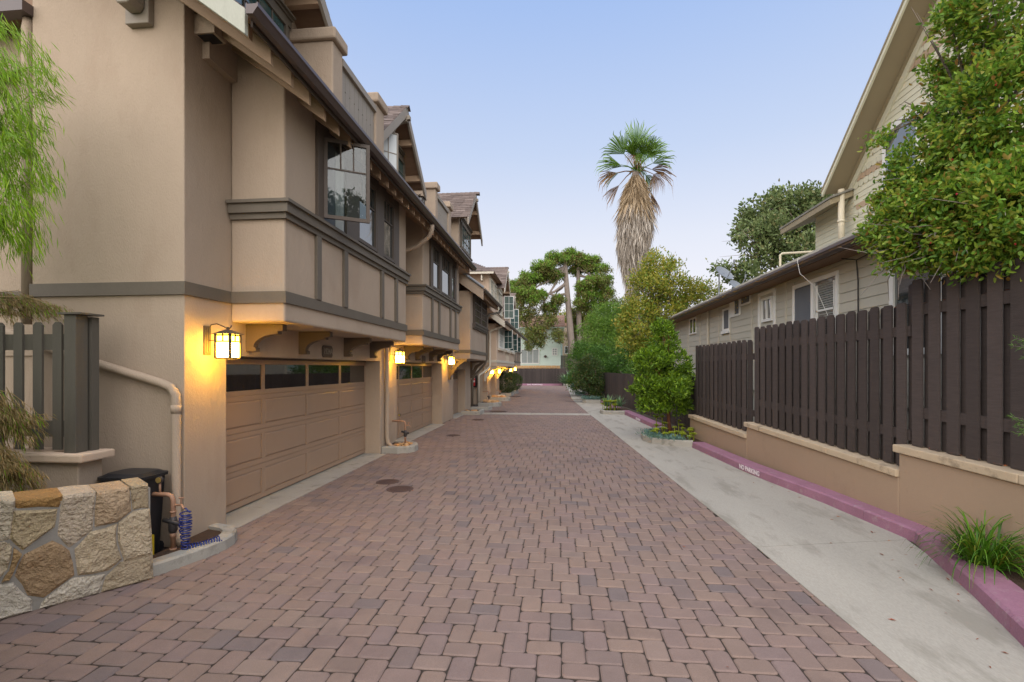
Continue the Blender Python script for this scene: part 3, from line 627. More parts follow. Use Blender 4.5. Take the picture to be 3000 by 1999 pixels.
# window groups in the bays: casings, mullions, sashes
def group(y0, y1, wins, z0=4.087, z1=5.5):
    ys = [y0] + [q for w_ in wins for q in w_] + [y1]
    for a, b in zip(ys[::2], ys[1::2]): build(MB().box(B, B + .05, a, b, z0, z1), 'casing', 'trim_dark', A, bevel=.004)
    for a, b in wins: (build(MB().box(B, B + .048, a, b, 5.34, z1), 'casing', 'trim_dark', A), build(MB().box(B, B + .03, a, b, z0, z0 + .06), 'casing', 'trim_dark', A))
group(6.5, 9.95, ((6.67, 7.42), (7.86, 8.72), (9.02, 9.68)))
group(12.5, 15.7, ((12.7, 13.5), (13.68, 14.82), (15.0, 15.55)))
for a, b, c in ((7.86, 8.72, 3), (9.02, 9.68, 3), (12.7, 13.5, 3), (13.68, 14.82, 4), (15.0, 15.55, 3)):
    window(A, FX(B - .025, a + .002), b - a - .004, 5.335 - 4.15, c, top=.36, frame='trim_dark', z0=4.15, fw=.06)
# the opening of the swung-out casement: dark reveal, pale curtain
build(MB().box(B + .002, B + .006, 6.67, 7.42, 4.148, 5.338), 'window_opening', 'screen', A)
build(MB().box(B + .008, B + .012, 7.1, 7.38, 4.16, 5.3), 'curtain', 'curtain', A)
U = V(.86, .51, 0).normalized()
window(A, (V(B + .03, 6.69, 0), U, V(U.y, -U.x, 0)), .64, 1.16, 3, top=.36, frame='trim_dark', glass='glass_clear', z0=4.16, fw=.05, dep=.045, name='open_sash')
# eaves: roof deck, rafter tails, gutter, rake board
sl = .75; gz, gx = 5.42, -2.96
prof = lambda x, o=0: gz + (gx - x) * sl + o
build(MB().yprism([(gx, prof(gx)), (-10.4, prof(-10.4)), (-10.4, prof(-10.4) - .05), (gx, prof(gx) - .05)], 4.42, 16.55), 'roof_deck', 'soffit', A)
shingles(A, (gx, 4.40, prof(gx) + .004), (0, 1, 0), (-.8, 0, .6), 12.2, 3.2)
y = 4.86; 
while y < 16.4:
    x1 = -3.05; x0 = -4.6
    build(MB().yprism([(x1, prof(x1, -.055)), (x1, prof(x1, -.055) - .21), (x0, prof(x0, -.055) - .24), (x0, prof(x0, -.055))], y, y + .05), 'rafter_tail', 'tan_wood', A, bevel=.003); y += .392
build(MB().box(gx - .035, gx - .012, 4.44, 16.5, prof(gx) - .1, prof(gx) - .012), 'fascia', 'trim_dark', A)
gutter(A, -2.83, 5.45, 4.3, 16.5)
build(MB().yprism([(-3.0, prof(-3.0, -.005)), (-3.0, prof(-3.0) - .25), (-10.4, prof(-10.4) - .25), (-10.4, prof(-10.4, -.005))], 4.36, 4.41), 'rake_board', 'rake', A, bevel=.004)
build(MB().yprism([(-3.16, prof(-3.16, -.056)), (-3.16, prof(-3.16) - .2), (-5.6, prof(-5.6) - .2), (-5.6, prof(-5.6, -.056))], 4.66, 4.72), 'rafter_tail', 'tan_wood', A, bevel=.003)
build(MB().box(W + .003, W + .25, 5.12, 5.32, 5.80, 6.02), 'eave_vent', 'stucco', A); build(MB().box(W + .03, W + .22, 5.14, 5.30, 5.792, 5.799), 'vent_underside', 'black', A)  # flat black sheet on the underside of the eave box
# outlooker bracket on the end wall and the far left downspout
build(MB().yprism([(-4.78, 6.28), (-4.50, 6.28), (-4.50, 5.8), (-4.78, 5.8)], 4.90, 4.979), 'wall_bracket', 'barge', A, bevel=.005)
build(MB().yprism([(-4.74, 6.28), (-4.54, 6.28), (-4.54, 5.96), (-4.58, 5.9), (-4.70, 5.9), (-4.74, 5.96)], 4.72, 4.898), 'wall_bracket', 'barge', A, bevel=.01)
ds = MB().tube([(-6.1, 5.02, 6.05), (-6.1, 5.0, 5.9), (-6.1, 5.0, 2.5)], .055, 12); build(ds, 'downspout', 'stucco', A, smooth=True)
build(MB().box(-9, -6.0, 4.86, 5.0, 6.02, 6.14), 'side_gutter', 'gutter', A)
build(MB().yprism([(-9, 6.1), (-6.03, 6.1), (-6.03, 6.3), (-9, 6.3)], 5.0, 5.44), 'side_eave', 'soffit', A)
dp = MB().tube([(-7.2, 4.92, 2.72), (-5.65, 4.92, 2.19), (-5.18, 4.92, 2.06), (-4.36, 4.92, 1.83), (-4.24, 4.92, 1.78), (-4.19, 4.92, 1.70), (-4.185, 4.92, 1.6), (-4.185, 4.92, .2), (-4.15, 4.9, .13), (-4.05, 4.85, .1)], .047, 12)
dp.lathe([(.052, 0), (.052, .09)], (-4.185, 4.92, 1.5), 12); build(dp, 'drain_pipe', 'stucco', A, smooth=True)
build(MB().tube([(-2.93, 10.95, 5.3), (-2.93, 10.95, 5.2), (-3.0, 11.0, 5.06), (-3.3, 11.1, 4.86), (-3.9, 11.15, 4.68), (-4.06, 11.15, 4.6), (-4.08, 11.15, 4.4), (-4.08, 11.15, .36), (-4.06, 11.15, .22), (-3.95, 11.12, .12), (-3.86, 11.1, .1)], .05, 12), 'downspout', 'stucco', A, smooth=True)
# roof deck parapets, balcony boards, dormers
for yb, yc, yd, ye in ((6.99, 7.33, 8.72, 9.14), (13.07, 13.32, 14.64, 15.02)):
    for a, b in ((yb, yc), (yd, ye)):
        build(MB().box(-5.4, -3.4, a, b, 5.4, 6.94), 'parapet_pier', 'stucco', A, bevel=.02, seg=2)
        build(MB().box(-5.45, -3.335, a - .06, b + .06, 6.94, 7.12), 'parapet_cap', 'stucco', A, bevel=.03, seg=2)
    n = 8; w_ = (yd - yc) / n
    for i in range(n):
        a, b = yc + w_ * i + .005, yc + w_ * (i + 1) - .005; h = (b - a)
        pr = [(a, 5.55), (b, 5.55)]
        pr += [(b, 6.42), (b - .014, 6.44), (b, 6.46), (b, 6.76), (a, 6.76), (a, 6.46), (a + .014, 6.44), (a, 6.42)]
        build(MB().xprism(pr, -3.47, -3.44), 'balcony_board', 'barge', A)
    build(MB().box(-3.5, -3.475, yc, yd, 5.5, 6.7), 'balcony_backing', 'trim_dark', A)
    build(MB().box(-3.5, -3.39, yc, yd, 6.762, 6.88), 'balcony_rail', 'barge', A, bevel=.005)
dormer(A, 6.35, 1.42, -4.05, -3.52, 6.78, 7.98, 5.6, -8)
dormer(A, 10.68, 1.5, -3.85, -3.46, 6.62, 7.92, 5.6, -8)
dormer(A, 17.3, 1.36, -3.42, -3.02, 7.06, 8.33, 5.6, -8)
def dwin(root, Xf, y0, y1, z0, z1, cols=4, frame='trim', head=True, glass='glass_teal', open_=None):
    window(root, FX(Xf + .004, y0), y1 - y0, z1 - z0, cols, 3, 0, frame, glass, z0=z0, dep=.06)
    if head:
        for a, b, p in ((0, .1, .05), (.1, .13, .08), (.13, .16, .12)): build(MB().box(Xf, Xf + p, y0 - .12, y1 + .12, z1 + a, z1 + b), 'window_head', frame, root)
        for ya, yb in ((y0 - .1, y0 - .002), (y1 + .002, y1 + .1)): build(MB().box(Xf, Xf + .03, ya, yb, z0, z1), 'casing', frame, root)
dwin(A, -4.05, 5.45, 6.78, 6.05, 7.08); dwin(A, -3.85, 9.85, 11.62, 6.12, 7.05)
window(A, (V(-3.8, 9.85, 0), V(.75, .66, 0).normalized(), V(.66, -.75, 0).normalized()), .44, .9, 2, 2, 0, 'barge', 'frost', z0=6.14, dep=.03, name='open_sash', fw=.03)
dwin(A, -3.42, 16.55, 18.25, 6.2, 7.06)
for a, b, p in ((0, .05, .06), (.05, .1, .1)): build(MB().box(-3.42, -3.42 + p, 16.4, 18.4, 6.05 + a, 6.05 + b), 'window_sill', 'trim', A)
# house number plates
def plate(root, y, z, s=1.0, num=None):
    c = .035; hw, hh = .185 * s, .105 * s
    pr = [(y - hw + c, z - hh), (y + hw - c, z - hh), (y + hw, z - hh + c), (y + hw, z + hh - c), (y + hw - c, z + hh), (y - hw + c, z + hh), (y - hw, z + hh - c), (y - hw, z - hh + c)]
    p = build(MB().xprism(pr, W, W + .022), 'number_plate', 'trim_dark', root, bevel=.004)
    pr2 = [(y + (a - y) * .9, z + (b - z) * .84) for a, b in pr]
    build(MB().xprism(pr2, W + .022, W + .025), 'plate_field', 'corbel', p)
    if num: text(num, (V(W + .025, y, z), V(0, 1, 0), V(1, 0, 0)), .15, 'barge', p, .006, .001, 'lettering', .8)
plate(A, 8.28, 2.285, 1, '1924A'); plate(A, 14.45, 2.26)
lantern(W, 5.32, 2.25, 'big lit lantern on the near garage corner, largest of the lanterns'); lantern(W, 11.46, 2.25, 'lit lantern between the two nearest garage doors above the pipe bed')
lantern(W, 17.15, 2.25, 'lit lantern beside the curved wooden brace past the second garage')
lantern(-3.85, 12.0, 6.15, 'unlit lantern high on the wall of the middle dormer', lit=False, s=1.15)

# ---------------------------------------------------------------- third house: dark window under a deep overhang
T = thing('townhouse', (W, 18.4, 0), 'tan townhouse with a dark barred window and curved braces, just before the cream trimmed one', 'townhouse', 'townhouses along the alley')
build(MB().box(-10, W, 16.955, 18.64, 0, 2.3).box(-10, W, 21.1, 22.4, 0, 2.3).box(-10, W - .35, 18.64, 21.1, 0, 2.3).box(W - .348, W, 18.641, 21.099, 1.92, 2.3), 'wall', 'stucco', T, bevel=.015)
build(MB().box(-10, -4.35, 16.955, 25.9, 2.305, 6.0), 'upper_wall', 'stucco', T)
garage_door(T, -4.47, 18.65, 21.09, 1.9, 2)
bay(T, 18.43, 22.42, 2.33, 4.98, -4.348); trim_band(T, [(W + .1, 18.43), (B, 18.43), (B, 22.42)], 2.56, 2.69)
sl3 = .72; p3 = lambda x, o=0: 5.02 + (-2.9 - x) * sl3 + o
build(MB().yprism([(-2.9, p3(-2.9)), (-6, p3(-6)), (-6, p3(-6) - .05), (-2.9, p3(-2.9) - .05)], 18.3, 24.0), 'roof_deck', 'soffit', T)
shingles(T, (-2.9, 18.28, p3(-2.9) + .004), (0, 1, 0), (-.81, 0, .584), 5.7, 1.6)
build(MB().yprism([(-2.88, p3(-2.88)), (-2.88, p3(-2.88) - .42), (-5.6, p3(-5.6) - .42), (-5.6, p3(-5.6))], 18.22, 18.29), 'rake_board', 'stucco', T)
build(MB().tube([(-4.0, 18.2, p3(-4.0) + .07), (-2.86, 18.2, p3(-2.86) + .05)], .05, 8), 'rake_pipe', 'dish', T)
gutter(T, -2.8, 5.03, 18.25, 24.0)
y = 18.6
while y < 23.8:
    build(MB().yprism([(-3.0, p3(-3.0, -.055)), (-3.0, p3(-3.0) - .3), (-3.4, p3(-3.4) - .36), (-3.4, p3(-3.4, -.055))], y, y + .06), 'rafter_tail', 'tan_wood', T); y += .45
build(MB().box(B, B + .02, 18.95, 22.25, 3.75, 4.95), 'window_backing', 'trim_dark', T)
for a in (18.97, 20.62): window(T, FX(B + .021, a), 1.6, 1.15, 4, 4, 0, 'trim_dark', 'glass_dark', z0=3.78)
for za, zb, pr in ((3.56, 3.62, .08), (3.62, 3.72, .12), (3.72, 3.755, .16)): build(MB().box(B, B + pr, 18.85, 22.35, za, zb), 'window_sill', 'trim_dark', T)
def brace(root, y, m, t=.1, X=W, z0=1.55, z1=2.33, L=.72):
    pr = [(X, z1), (X + L, z1), (X + L, z1 - .09), (X + L - .08, z1 - .13)]
    pr += [(X + .12 + (L - .2) * (1 - math.sin(R(a))), z1 - .2 - (z1 - z0 - .3) * (1 - math.cos(R(a)))) for a in range(10, 91, 16)]
    pr += [(X + .1, z0), (X, z0)]
    inner = [(X + .1, z1 - .09), (X + .5, z1 - .09), (X + .25, z1 - .28), (X + .1, z1 - .52)]
    build(MB().yprism([(X, z0), (X + .1, z0), (X + .1, z1), (X, z1)], y, y + t).yprism([(X + .1, z1 - .09), (X + L, z1 - .09), (X + L, z1), (X + .1, z1)], y, y + t)
          .yprism([(X + .1, z0 + .12), (X + .2, z0 + .22), (X + .36, z1 - .3), (X + L - .08, z1 - .09), (X + L - .26, z1 - .09), (X + .24, z1 - .22), (X + .1, z0 + .36)], y + .005, y + t - .005), 'brace', m, root)
brace(T, 17.75, 'corbel'); brace(T, 22.28, 'corbel', .12, B - .72, 1.5, 2.32, .74)
build(MB().tube([(-2.92, 24.0, 4.9), (-2.95, 23.9, 4.75), (-3.3, 22.6, 4.5), (-3.38, 22.5, 4.3), (-3.38, 22.5, 2.4), (-3.5, 22.52, 2.15), (-4.0, 22.5, 1.6), (-4.08, 22.48, 1.4), (-4.08, 22.48, .1)], .055, 10), 'downspout', 'trim', T, smooth=True)
# its upper storey: hipped dormer with a band of windows
build(MB().box(-6.5, B, 23.3, 26.2, 4.9, 6.62), 'dormer_wall', 'stucco_pale', T)
build(MB().add([(-3.1, 22.9, 6.6), (-3.1, 26.6, 6.6), (-7, 26.6, 6.6), (-7, 22.9, 6.6), (-4.6, 24.7, 7.45), (-7, 24.7, 7.6)], [(0, 1, 4), (0, 4, 5, 3), (1, 2, 5, 4), (0, 3, 2, 1)]), 'hip_roof', 'soffit', T)
L = math.hypot(1.5, .85)
for r_ in range(11):
    t = r_ / 11; a = -3.1 - 1.5 * t; mbx = MB()
    x = a
    while x > -7:
        x2 = max(-7, x - random.uniform(.2, .34)); yy = 22.9 + 1.8 * t; z = 6.62 + .85 * t; mbx.prism([(x - .004, yy, z), (x2 + .004, yy, z), (x2 + .004, yy + .2, z + .085), (x - .004, yy + .2, z + .085)], [(x - .004, yy, z + .02), (x2 + .004, yy, z + .02), (x2 + .004, yy + .2, z + .1), (x - .004, yy + .2, z + .1)]); x = x2
    build(mbx, 'roof_shingle', 'shingle', T, kind='stuff')
build(MB().box(-7, -3.12, 22.88, 22.92, 6.5, 6.6), 'eave_board', 'cream', T)
for x in (-4.6, -3.75): build(MB().yprism([(x, 6.5), (x + .06, 6.5), (x + .06, 6.2), (x, 6.2)], 22.95, 23.3), 'outlooker', 'cream', T)
window(T, FX(B + .004, 23.5), 1.2, 1.2, 3, 3, 0, 'cream', 'glass_teal', z0=5.2); window(T, FX(B + .004, 24.8), 1.2, 1.2, 3, 3, 0, 'cream', 'glass_teal', z0=5.2)
lx = [(23.12, 'x')]
def cabinet(x, y, z, label, facing='y'):
    t = thing('fire_extinguisher_cabinet', (x, y, z), label, 'extinguisher cabinet', 'fire extinguisher cabinets')
    build(MB().box(x - .15, x + .15, y - .12, y - .1, z, z + .03).box(x - .15, x + .15, y - .12, y - .1, z + .64, z + .67).box(x - .15, x - .12, y - .12, y - .1, z + .03, z + .64).box(x + .12, x + .15, y - .12, y - .1, z + .03, z + .64).box(x - .15, x + .15, y - .1, y, z, z + .67), 'case', 'black', t)
    build(MB().lathe([(.055, 0), (.06, .02), (.06, .36), (.04, .42), (.02, .44)], (x + .02, y - .17, z + .06), 14), 'extinguisher', 'red', t, smooth=True)
    build(MB().box(x - .03, x + .07, y - .19, y - .15, z + .5, z + .56), 'valve', 'pipe_dark', t)
    build(MB().box(x - .03, x + .07, y - .238, y - .231, z + .26, z + .36), 'tag', 'white', t)
cabinet(-4.6, 25.93, .95, 'nearer red extinguisher in a black cabinet under the white bracket')
cabinet(-3.98, 39.6, .95, 'far red extinguisher in a black cabinet above the round bushes')

# ---------------------------------------------------------------- cream trimmed house
Bh = thing('townhouse', (W, 26, 0), 'pale tan townhouse with cream bands and white framed casements', 'townhouse', 'townhouses along the alley')
build(MB().box(-10, W, 25.96, 27.7 - 1.73, 0, 2.3).box(-10, W, 27.7, 29.1, 0, 2.3).box(-10, W, 31.3, 33.3, 0, 2.3).box(-10, W, 35.8, 36.8, 0, 2.3).box(-10, -4.7, 25.97, 35.8, 0, 2.3), 'wall', 'stucco', Bh)
for a, b in ((25.98, 27.69), (29.11, 31.29), (33.31, 35.79)): garage_door(Bh, -4.62, a, b, 1.95, 2)
build(MB().box(-10, -4.2, 25.92, 36.8, 2.305, 6.4), 'upper_wall', 'stucco_pale', Bh)
bay(Bh, 26.31, 36.57, 2.06, 4.42, -4.198, B, 'stucco_pale'); trim_band(Bh, [(-4.15, 26.31), (B, 26.31), (B, 36.57)], 2.28, 2.42, .03, 'cream')
p4 = lambda x, o=0: 4.5 + (-2.92 - x) * .72 + o
build(MB().yprism([(-2.92, p4(-2.92)), (-6, p4(-6)), (-6, p4(-6) - .05), (-2.92, p4(-2.92) - .05)], 25.75, 37.4), 'roof_deck', 'soffit', Bh)
shingles(Bh, (-2.92, 25.72, p4(-2.92) + .004), (0, 1, 0), (-.81, 0, .584), 11.6, 1.4, .16, .4)
build(MB().yprism([(-2.9, p4(-2.9)), (-2.9, p4(-2.9) - .34), (-5.6, p4(-5.6) - .34), (-5.6, p4(-5.6))], 25.68, 25.74), 'rake_board', 'cream', Bh)
gutter(Bh, -2.8, 4.52, 25.7, 37.3)
build(MB().box(-3.0, -2.95, 25.8, 37.3, 4.2, 4.42), 'fascia', 'tan_wood', Bh)
for a, b in ((27.0, 29.3), (30.4, 32.8), (33.8, 36.0)):
    window(Bh, FX(B + .004, a), b - a, 1.2, 4, 3, 0, 'white', 'glass_teal', z0=3.12, fw=.08); build(MB().box(B, B + .14, a - .15, b + .15, 2.98, 3.1), 'window_sill', 'cream', Bh)
    n = V(.45, .9, 0).normalized(); window(Bh, (V(B + .08, b, 0), V(.9, -.45, 0).normalized(), V(-.45, -.9, 0).normalized()), .6, 1.15, 2, 3, 0, 'white', 'glass_teal', z0=3.14, dep=.03, fw=.03, name='open_sash')
for a in (30.9, 31.6, 32.4): build(MB().box(B, B + .03, a, a + .12, 2.43, 2.97), 'batten', 'cream', Bh)
build(MB().tube([(-2.95, 25.9, 4.4), (-3.0, 25.95, 4.25), (-3.7, 26.2, 4.02), (-3.78, 26.22, 3.9), (-3.78, 26.22, 2.1), (-3.9, 26.1, 1.9), (-4.3, 25.9, 1.6), (-4.35, 25.88, 1.5), (-4.35, 25.88, .1)], .06, 10), 'downspout', 'cream', Bh, smooth=True)
for y in (26.4, 28.3, 31.9, 35.9): brace(Bh, y, 'cream', .14, W, 1.25, 2.06, .7)
build(MB().yprism([(-4.75, 1.95), (-4.35, 1.95), (-4.35, 1.85), (-4.5, 1.7), (-4.55, 1.35), (-4.75, 1.35)], 25.75, 25.955), 'wall_bracket', 'cream', Bh)
build(MB().box(-4.02, -3.9, 26.2, 26.3, 3.5, 3.95), 'wall_box', 'cream', Bh)
dormer(Bh, 27.6, 1.5, B, -2.95, 6.35, 7.75, 4.7, -7, 'stucco_pale', 'cream')
dwin(Bh, B, 26.7, 28.6, 5.0, 6.3, 4, 'cream')
for yy, zz in ((28.8, 4.85), (32.4, 4.5)): window(Bh, (V(-3.3, yy, 0), V(.95, .3, 0).normalized(), V(.3, -.95, 0).normalized()), .6, 1.35, 2, 3, 0, 'white', 'glass_teal', z0=zz + .1, dep=.03, fw=.04, name='open_sash')
dormer(Bh, 32.5, 1.6, -3.5, -3.0, 5.6, 7.0, 4.6, -7, 'stucco_pale', 'cream')
for y, z, lb in ((27.75, 1.78, 'lit lantern on the first pier of the cream trimmed house'), (31.3, 1.78, 'lit lantern on the second pier of the cream trimmed house'), (38.5, 1.85, 'small lit lantern on the last tan house, left one of the far pair'), (42.5, 1.9, 'small lit lantern on the last tan house, farthest of all')): lantern(W, y, z, lb)
# ---------------------------------------------------------------- last house of the row
Ch = thing('townhouse', (W, 37, 0), 'far brown bay of the last townhouse before the end fence', 'townhouse', 'townhouses along the alley')
build(MB().box(-10, W, 36.85, 44.2, 0, 2.2).box(-10, W - .1, 36.85, 44.2, 2.205, 6.2), 'wall', 'stucco', Ch)
bay(Ch, 37.0, 42.8, 2.15, 4.5, W - .098); trim_band(Ch, [(-4.1, 37.0), (B, 37.0), (B, 42.8)], 2.38, 2.5)
trim_band(Ch, [(-4.1, 37.0), (B, 37.0), (B, 42.8)], 3.25, 3.4, .1, name='sill_cornice')
for a in (37.8, 39.2, 40.6, 42): build(MB().box(B, B + .04, a, a + .15, 2.5, 3.25), 'batten', 'trim', Ch)
for a in (37.6, 40.2): window(Ch, FX(B + .004, a), 2.2, 1.0, 3, 2, 0, 'trim', 'glass', z0=3.42)
build(MB().yprism([(-2.95, 4.5), (-6, 6.5), (-6, 6.44), (-2.95, 4.44)], 37.5, 44.4), 'roof_deck', 'soffit', Ch)
shingles(Ch, (-2.95, 37.5, 4.51), (0, 1, 0), (-.83, 0, .55), 6.9, 3.5, .2, .5); gutter(Ch, -2.85, 4.55, 37.5, 44.4)
build(MB().box(-4.4, -3.6, 37.6, 40, 4.9, 6.2), 'parapet_pier', 'stucco', Ch); build(MB().box(-4.45, -3.55, 37.55, 40.05, 6.2, 6.35), 'parapet_cap', 'stucco', Ch)

# ================================================================== left foreground
P0, UX = V(-4.43, 3.43, 0), V(.587, .8096, 0); NX = V(.8096, -.587, 0)
SW = thing('stone_wall', (-4.2, 3.8, 0), 'low rough sandstone wall with pale mortar joints in the left corner', 'stone wall')
ST = [[(0.0, 0.94), (0.08, 0.93), (0.07, 0.8), (0.05, 0.63), (-.12, 0.62), (-.16, .93)], [(0.09, 0.92), (0.36, 0.91), (0.34, 0.82), (0.1, 0.86)], [(0.08, 0.84), (0.325, 0.80), (0.31, 0.66), (0.13, 0.52), (0.06, 0.63)],
 [(0.37, 0.9), (0.575, 0.89), (0.555, 0.57), (0.41, 0.46), (0.33, 0.57), (0.35, 0.8)], [(0.595, 0.89), (0.81, 0.89), (0.825, 0.68), (0.73, 0.605), (0.58, 0.6)], [(0.83, 0.9), (0.955, 0.9), (0.96, 0.68), (0.845, 0.69)],
 [(0.745, 0.59), (0.85, 0.665), (0.965, 0.66), (0.985, 0.235), (0.785, 0.235), (0.74, 0.43)], [(0.45, 0.43), (0.55, 0.55), (0.725, 0.575), (0.72, 0.4), (0.755, 0.26), (0.67, 0.19), (0.47, 0.21)],
 [(0.09, 0.32), (0.14, 0.47), (0.3, 0.535), (0.4, 0.425), (0.43, 0.215), (0.25, 0.095), (0.16, 0.145)], [(-.02, 0.61), (0.05, 0.605), (0.065, 0.55), (0.04, 0.38), (0.0, 0.34), (-.15, .36), (-.14, .6)],
 [(0.075, 0.545), (0.12, 0.48), (0.08, 0.37), (0.05, 0.295), (0.01, 0.295), (0.05, 0.37)], [(-.1, 0.28), (0.07, 0.265), (0.175, 0.09), (0.175, 0.0), (-.12, 0.0)], [(0.235, 0.0), (0.27, 0.075), (0.43, 0.185), (0.635, 0.15), (0.6, 0.0)],
 [(0.625, 0.0), (0.655, 0.13), (0.755, 0.225), (0.985, 0.22), (0.99, 0.0)],
 [(-.18, .93), (-.5, .95), (-.52, .66), (-.16, .62)], [(-.17, .59), (-.5, .62), (-.48, .3), (-.18, .33)], [(-.15, .3), (-.46, .27), (-.5, 0), (-.15, 0)]]
TONE = [5, 1, 3, 2, 4, 6, 7, 3, 0, 3, 5, 4, 2, 6, 1, 0, 2]
for i, s in enumerate(ST):
    c_ = np.array(s).mean(0); s = [(c_[0] + (a - c_[0]) * 1.055, max(0., c_[1] + (b - c_[1]) * 1.05)) for a, b in s]
    top = max(z for _, z in s) > .86; c = np.array(s).mean(0); dp = .40 if top else .1
    pr = random.uniform(.02, .036); v = []
    sub = []
    for (a, b), (a2, b2) in zip(s, s[1:] + s[:1]): sub += [(a, b), ((a + a2) / 2 + random.uniform(-1, 1) * .008, (b + b2) / 2 + random.uniform(-1, 1) * .008)]
    n = len(sub)
    for inset, dep in ((0, -dp), (0, pr * .45), (.13, pr)):
        for a, b in sub:
            q = P0 + UX * (a + (c[0] - a) * inset) + UP * (b + (c[1] - b) * inset) + NX * (dep + (random.uniform(-.009, .009) if inset else 0)); v.append(q)
    v.append(P0 + UX * c[0] + UP * c[1] + NX * (pr + random.uniform(-.008, .012)))
    f = [tuple(range(n))] + [(r_ * n + k, r_ * n + (k + 1) % n, (r_ + 1) * n + (k + 1) % n, (r_ + 1) * n + k) for r_ in (0, 1) for k in range(n)] + [(2 * n + k, 2 * n + (k + 1) % n, 3 * n) for k in range(n)]
    build(MB().add(v, f), 'stone', 'stone', SW)
build(MB().fbox((P0, UX, NX), -.55, .975, -.38, .012, 0, .865), 'mortar', 'mortar', SW)
# stucco plinth with cap, olive picket fence
PL = thing('plinth_wall', (-5.5, 4.45, 0), 'low stucco plinth with a thick cap carrying the olive picket fence', 'garden wall')
build(MB().box(-8, -4.76, 4.36, 4.62, 0, 1.055), 'wall', 'stucco', PL, bevel=.01); build(MB().box(-8, -4.67, 4.3, 4.68, 1.057, 1.145), 'cap', 'stucco_pale', PL, bevel=.018, seg=2)
GF = thing('picket_fence', (-5.5, 4.45, 1.145), 'olive grey picket fence with a capped end post on the stucco plinth', 'fence')
def picket_mesh(x, y, w_, z0, z1, t=.022, dog=.03): return MB().yprism([(x - w_ / 2, z0), (x + w_ / 2, z0), (x + w_ / 2, z1 - dog), (x + w_ / 2 - dog, z1), (x - w_ / 2 + dog, z1), (x - w_ / 2, z1 - dog)], y, y + t)
for x in (-5.04, -5.26, -5.48, -5.70, -5.92, -6.14, -6.36): build(picket_mesh(x, 4.4, .1, 1.17, 2.46), 'picket', 'picket_grey', GF)
for z in (1.38, 2.26): build(MB().box(-6.5, -4.93, 4.422, 4.462, z - .08, z + .08), 'rail', 'picket_grey', GF)
build(MB().box(-4.93, -4.80, 4.37, 4.50, 1.146, 2.53), 'post', 'picket_grey', GF, bevel=.004); build(MB().box(-4.97, -4.72, 4.345, 4.6, 2.532, 2.55), 'post_cap', 'picket_grey', GF)
build(MB().box(-4.83, -4.78, 4.52, 4.6, 1.146, 2.52), 'trim_board', 'picket_grey', GF)
# bin
TB = thing('rubbish_bin', (-4.45, 4.68, 0), 'black plastic wheelie bin with closed lid behind the stone wall', 'rubbish bin')
def rr(cx, cy, hx, hy, r, z, n=4): return [(cx + sx * (hx - r) + r * math.cos(R(a0 + 90 * k / n)), cy + sy * (hy - r) + r * math.sin(R(a0 + 90 * k / n)), z) for sx, sy, a0 in ((1, 1, 0), (-1, 1, 90), (-1, -1, 180), (1, -1, 270)) for k in range(n + 1)]
build(MB().prism(rr(-4.5, 4.72, .19, .15, .06, .02), rr(-4.5, 4.72, .235, .185, .07, .84)), 'body', 'black', TB); build(MB().prism(rr(-4.5, 4.72, .26, .205, .08, .84), rr(-4.5, 4.72, .26, .205, .08, .87)).prism(rr(-4.5, 4.72, .25, .195, .08, .87), rr(-4.5, 4.72, .2, .15, .08, .9)), 'lid', 'black', TB)
for x in (-4.66, -4.34): build(MB().tube([(x - .02, 4.85, .06), (x + .02, 4.85, .06)], .06, 10), 'wheel', 'black', TB)
# water riser with gauge, tap, coiled hose
def riser(x, y, z0, label, s=1.0, mir=1):
    t = thing('water_riser', (x, y, z0), label, 'water riser', 'water risers in the kerb beds'); f = lambda a, b, c: (x + a * s * mir, y + b * s, z0 + c * s)
    build(MB().tube([f(0, 0, 0), f(0, 0, .5), f(0, 0, .56), f(-.02, 0, .595), f(-.06, 0, .61), f(-.34, 0, .61)], .024 * s, 10), 'riser_pipe', 'pipe', t, smooth=True)
    build(MB().tube([f(-.15, 0, .61), f(-.15, 0, .73)], .011 * s, 8).lathe([(.03 * s, 0), (.032 * s, .02 * s)], f(0, 0, .42), 12).lathe([(.032 * s, 0), (.034 * s, .03 * s)], f(0, 0, .02), 12).lathe([(.03 * s, 0), (.03 * s, .05 * s)], f(0, 0, .16), 12), 'fittings', 'pipe', t, smooth=True)
    build(MB().tube([f(0, 0, .2), f(0, 0, .24), f(0, 0, .33), f(0, 0, .38)], [.026 * s, .042 * s, .042 * s, .03 * s], 10).tube([f(-.09, -.02, .35), f(.1, -.02, .31)], .024 * s, 8), 'valve', 'pipe_dark', t, smooth=True)
    q = f(-.15, -.02, .765); build(MB().tube([q, (q[0], q[1] + .03, q[2])], .036 * s, 16), 'gauge', 'pipe_dark', t); build(MB().tube([(q[0], q[1] - .006, q[2]), q], .03 * s, 16), 'gauge_face', 'brass', t)
    build(MB().tube([f(.02, 0, .5), f(.1, -.01, .51), f(.14, -.02, .47)], .013 * s, 8).tube([f(.1, -.01, .51), f(.1, -.01, .58)], .008 * s, 6).tube([f(.075, -.01, .58), f(.125, -.01, .58)], .01 * s, 6), 'tap', 'pipe', t)
    return t
riser(-4.05, 4.72, .05, 'copper water riser with a round gauge beside the blue hose'); riser(-3.72, 11.42, .12, 'copper water riser with gauge among the tan rocks by the second garage', .95)
riser(-3.65, 24.95, .17, 'brass water riser glowing under the lanterns of the cream trimmed house', .95)
riser(-3.6, 29.2, .2, 'white water riser in the rock bed before the round bushes', .7)
build(MB().box(-3.7, -3.3, 28.95, 29.3, .2, .34), 'block', 'cream', label='white painted block lying in the far rock bed', cat='block')
hp = []
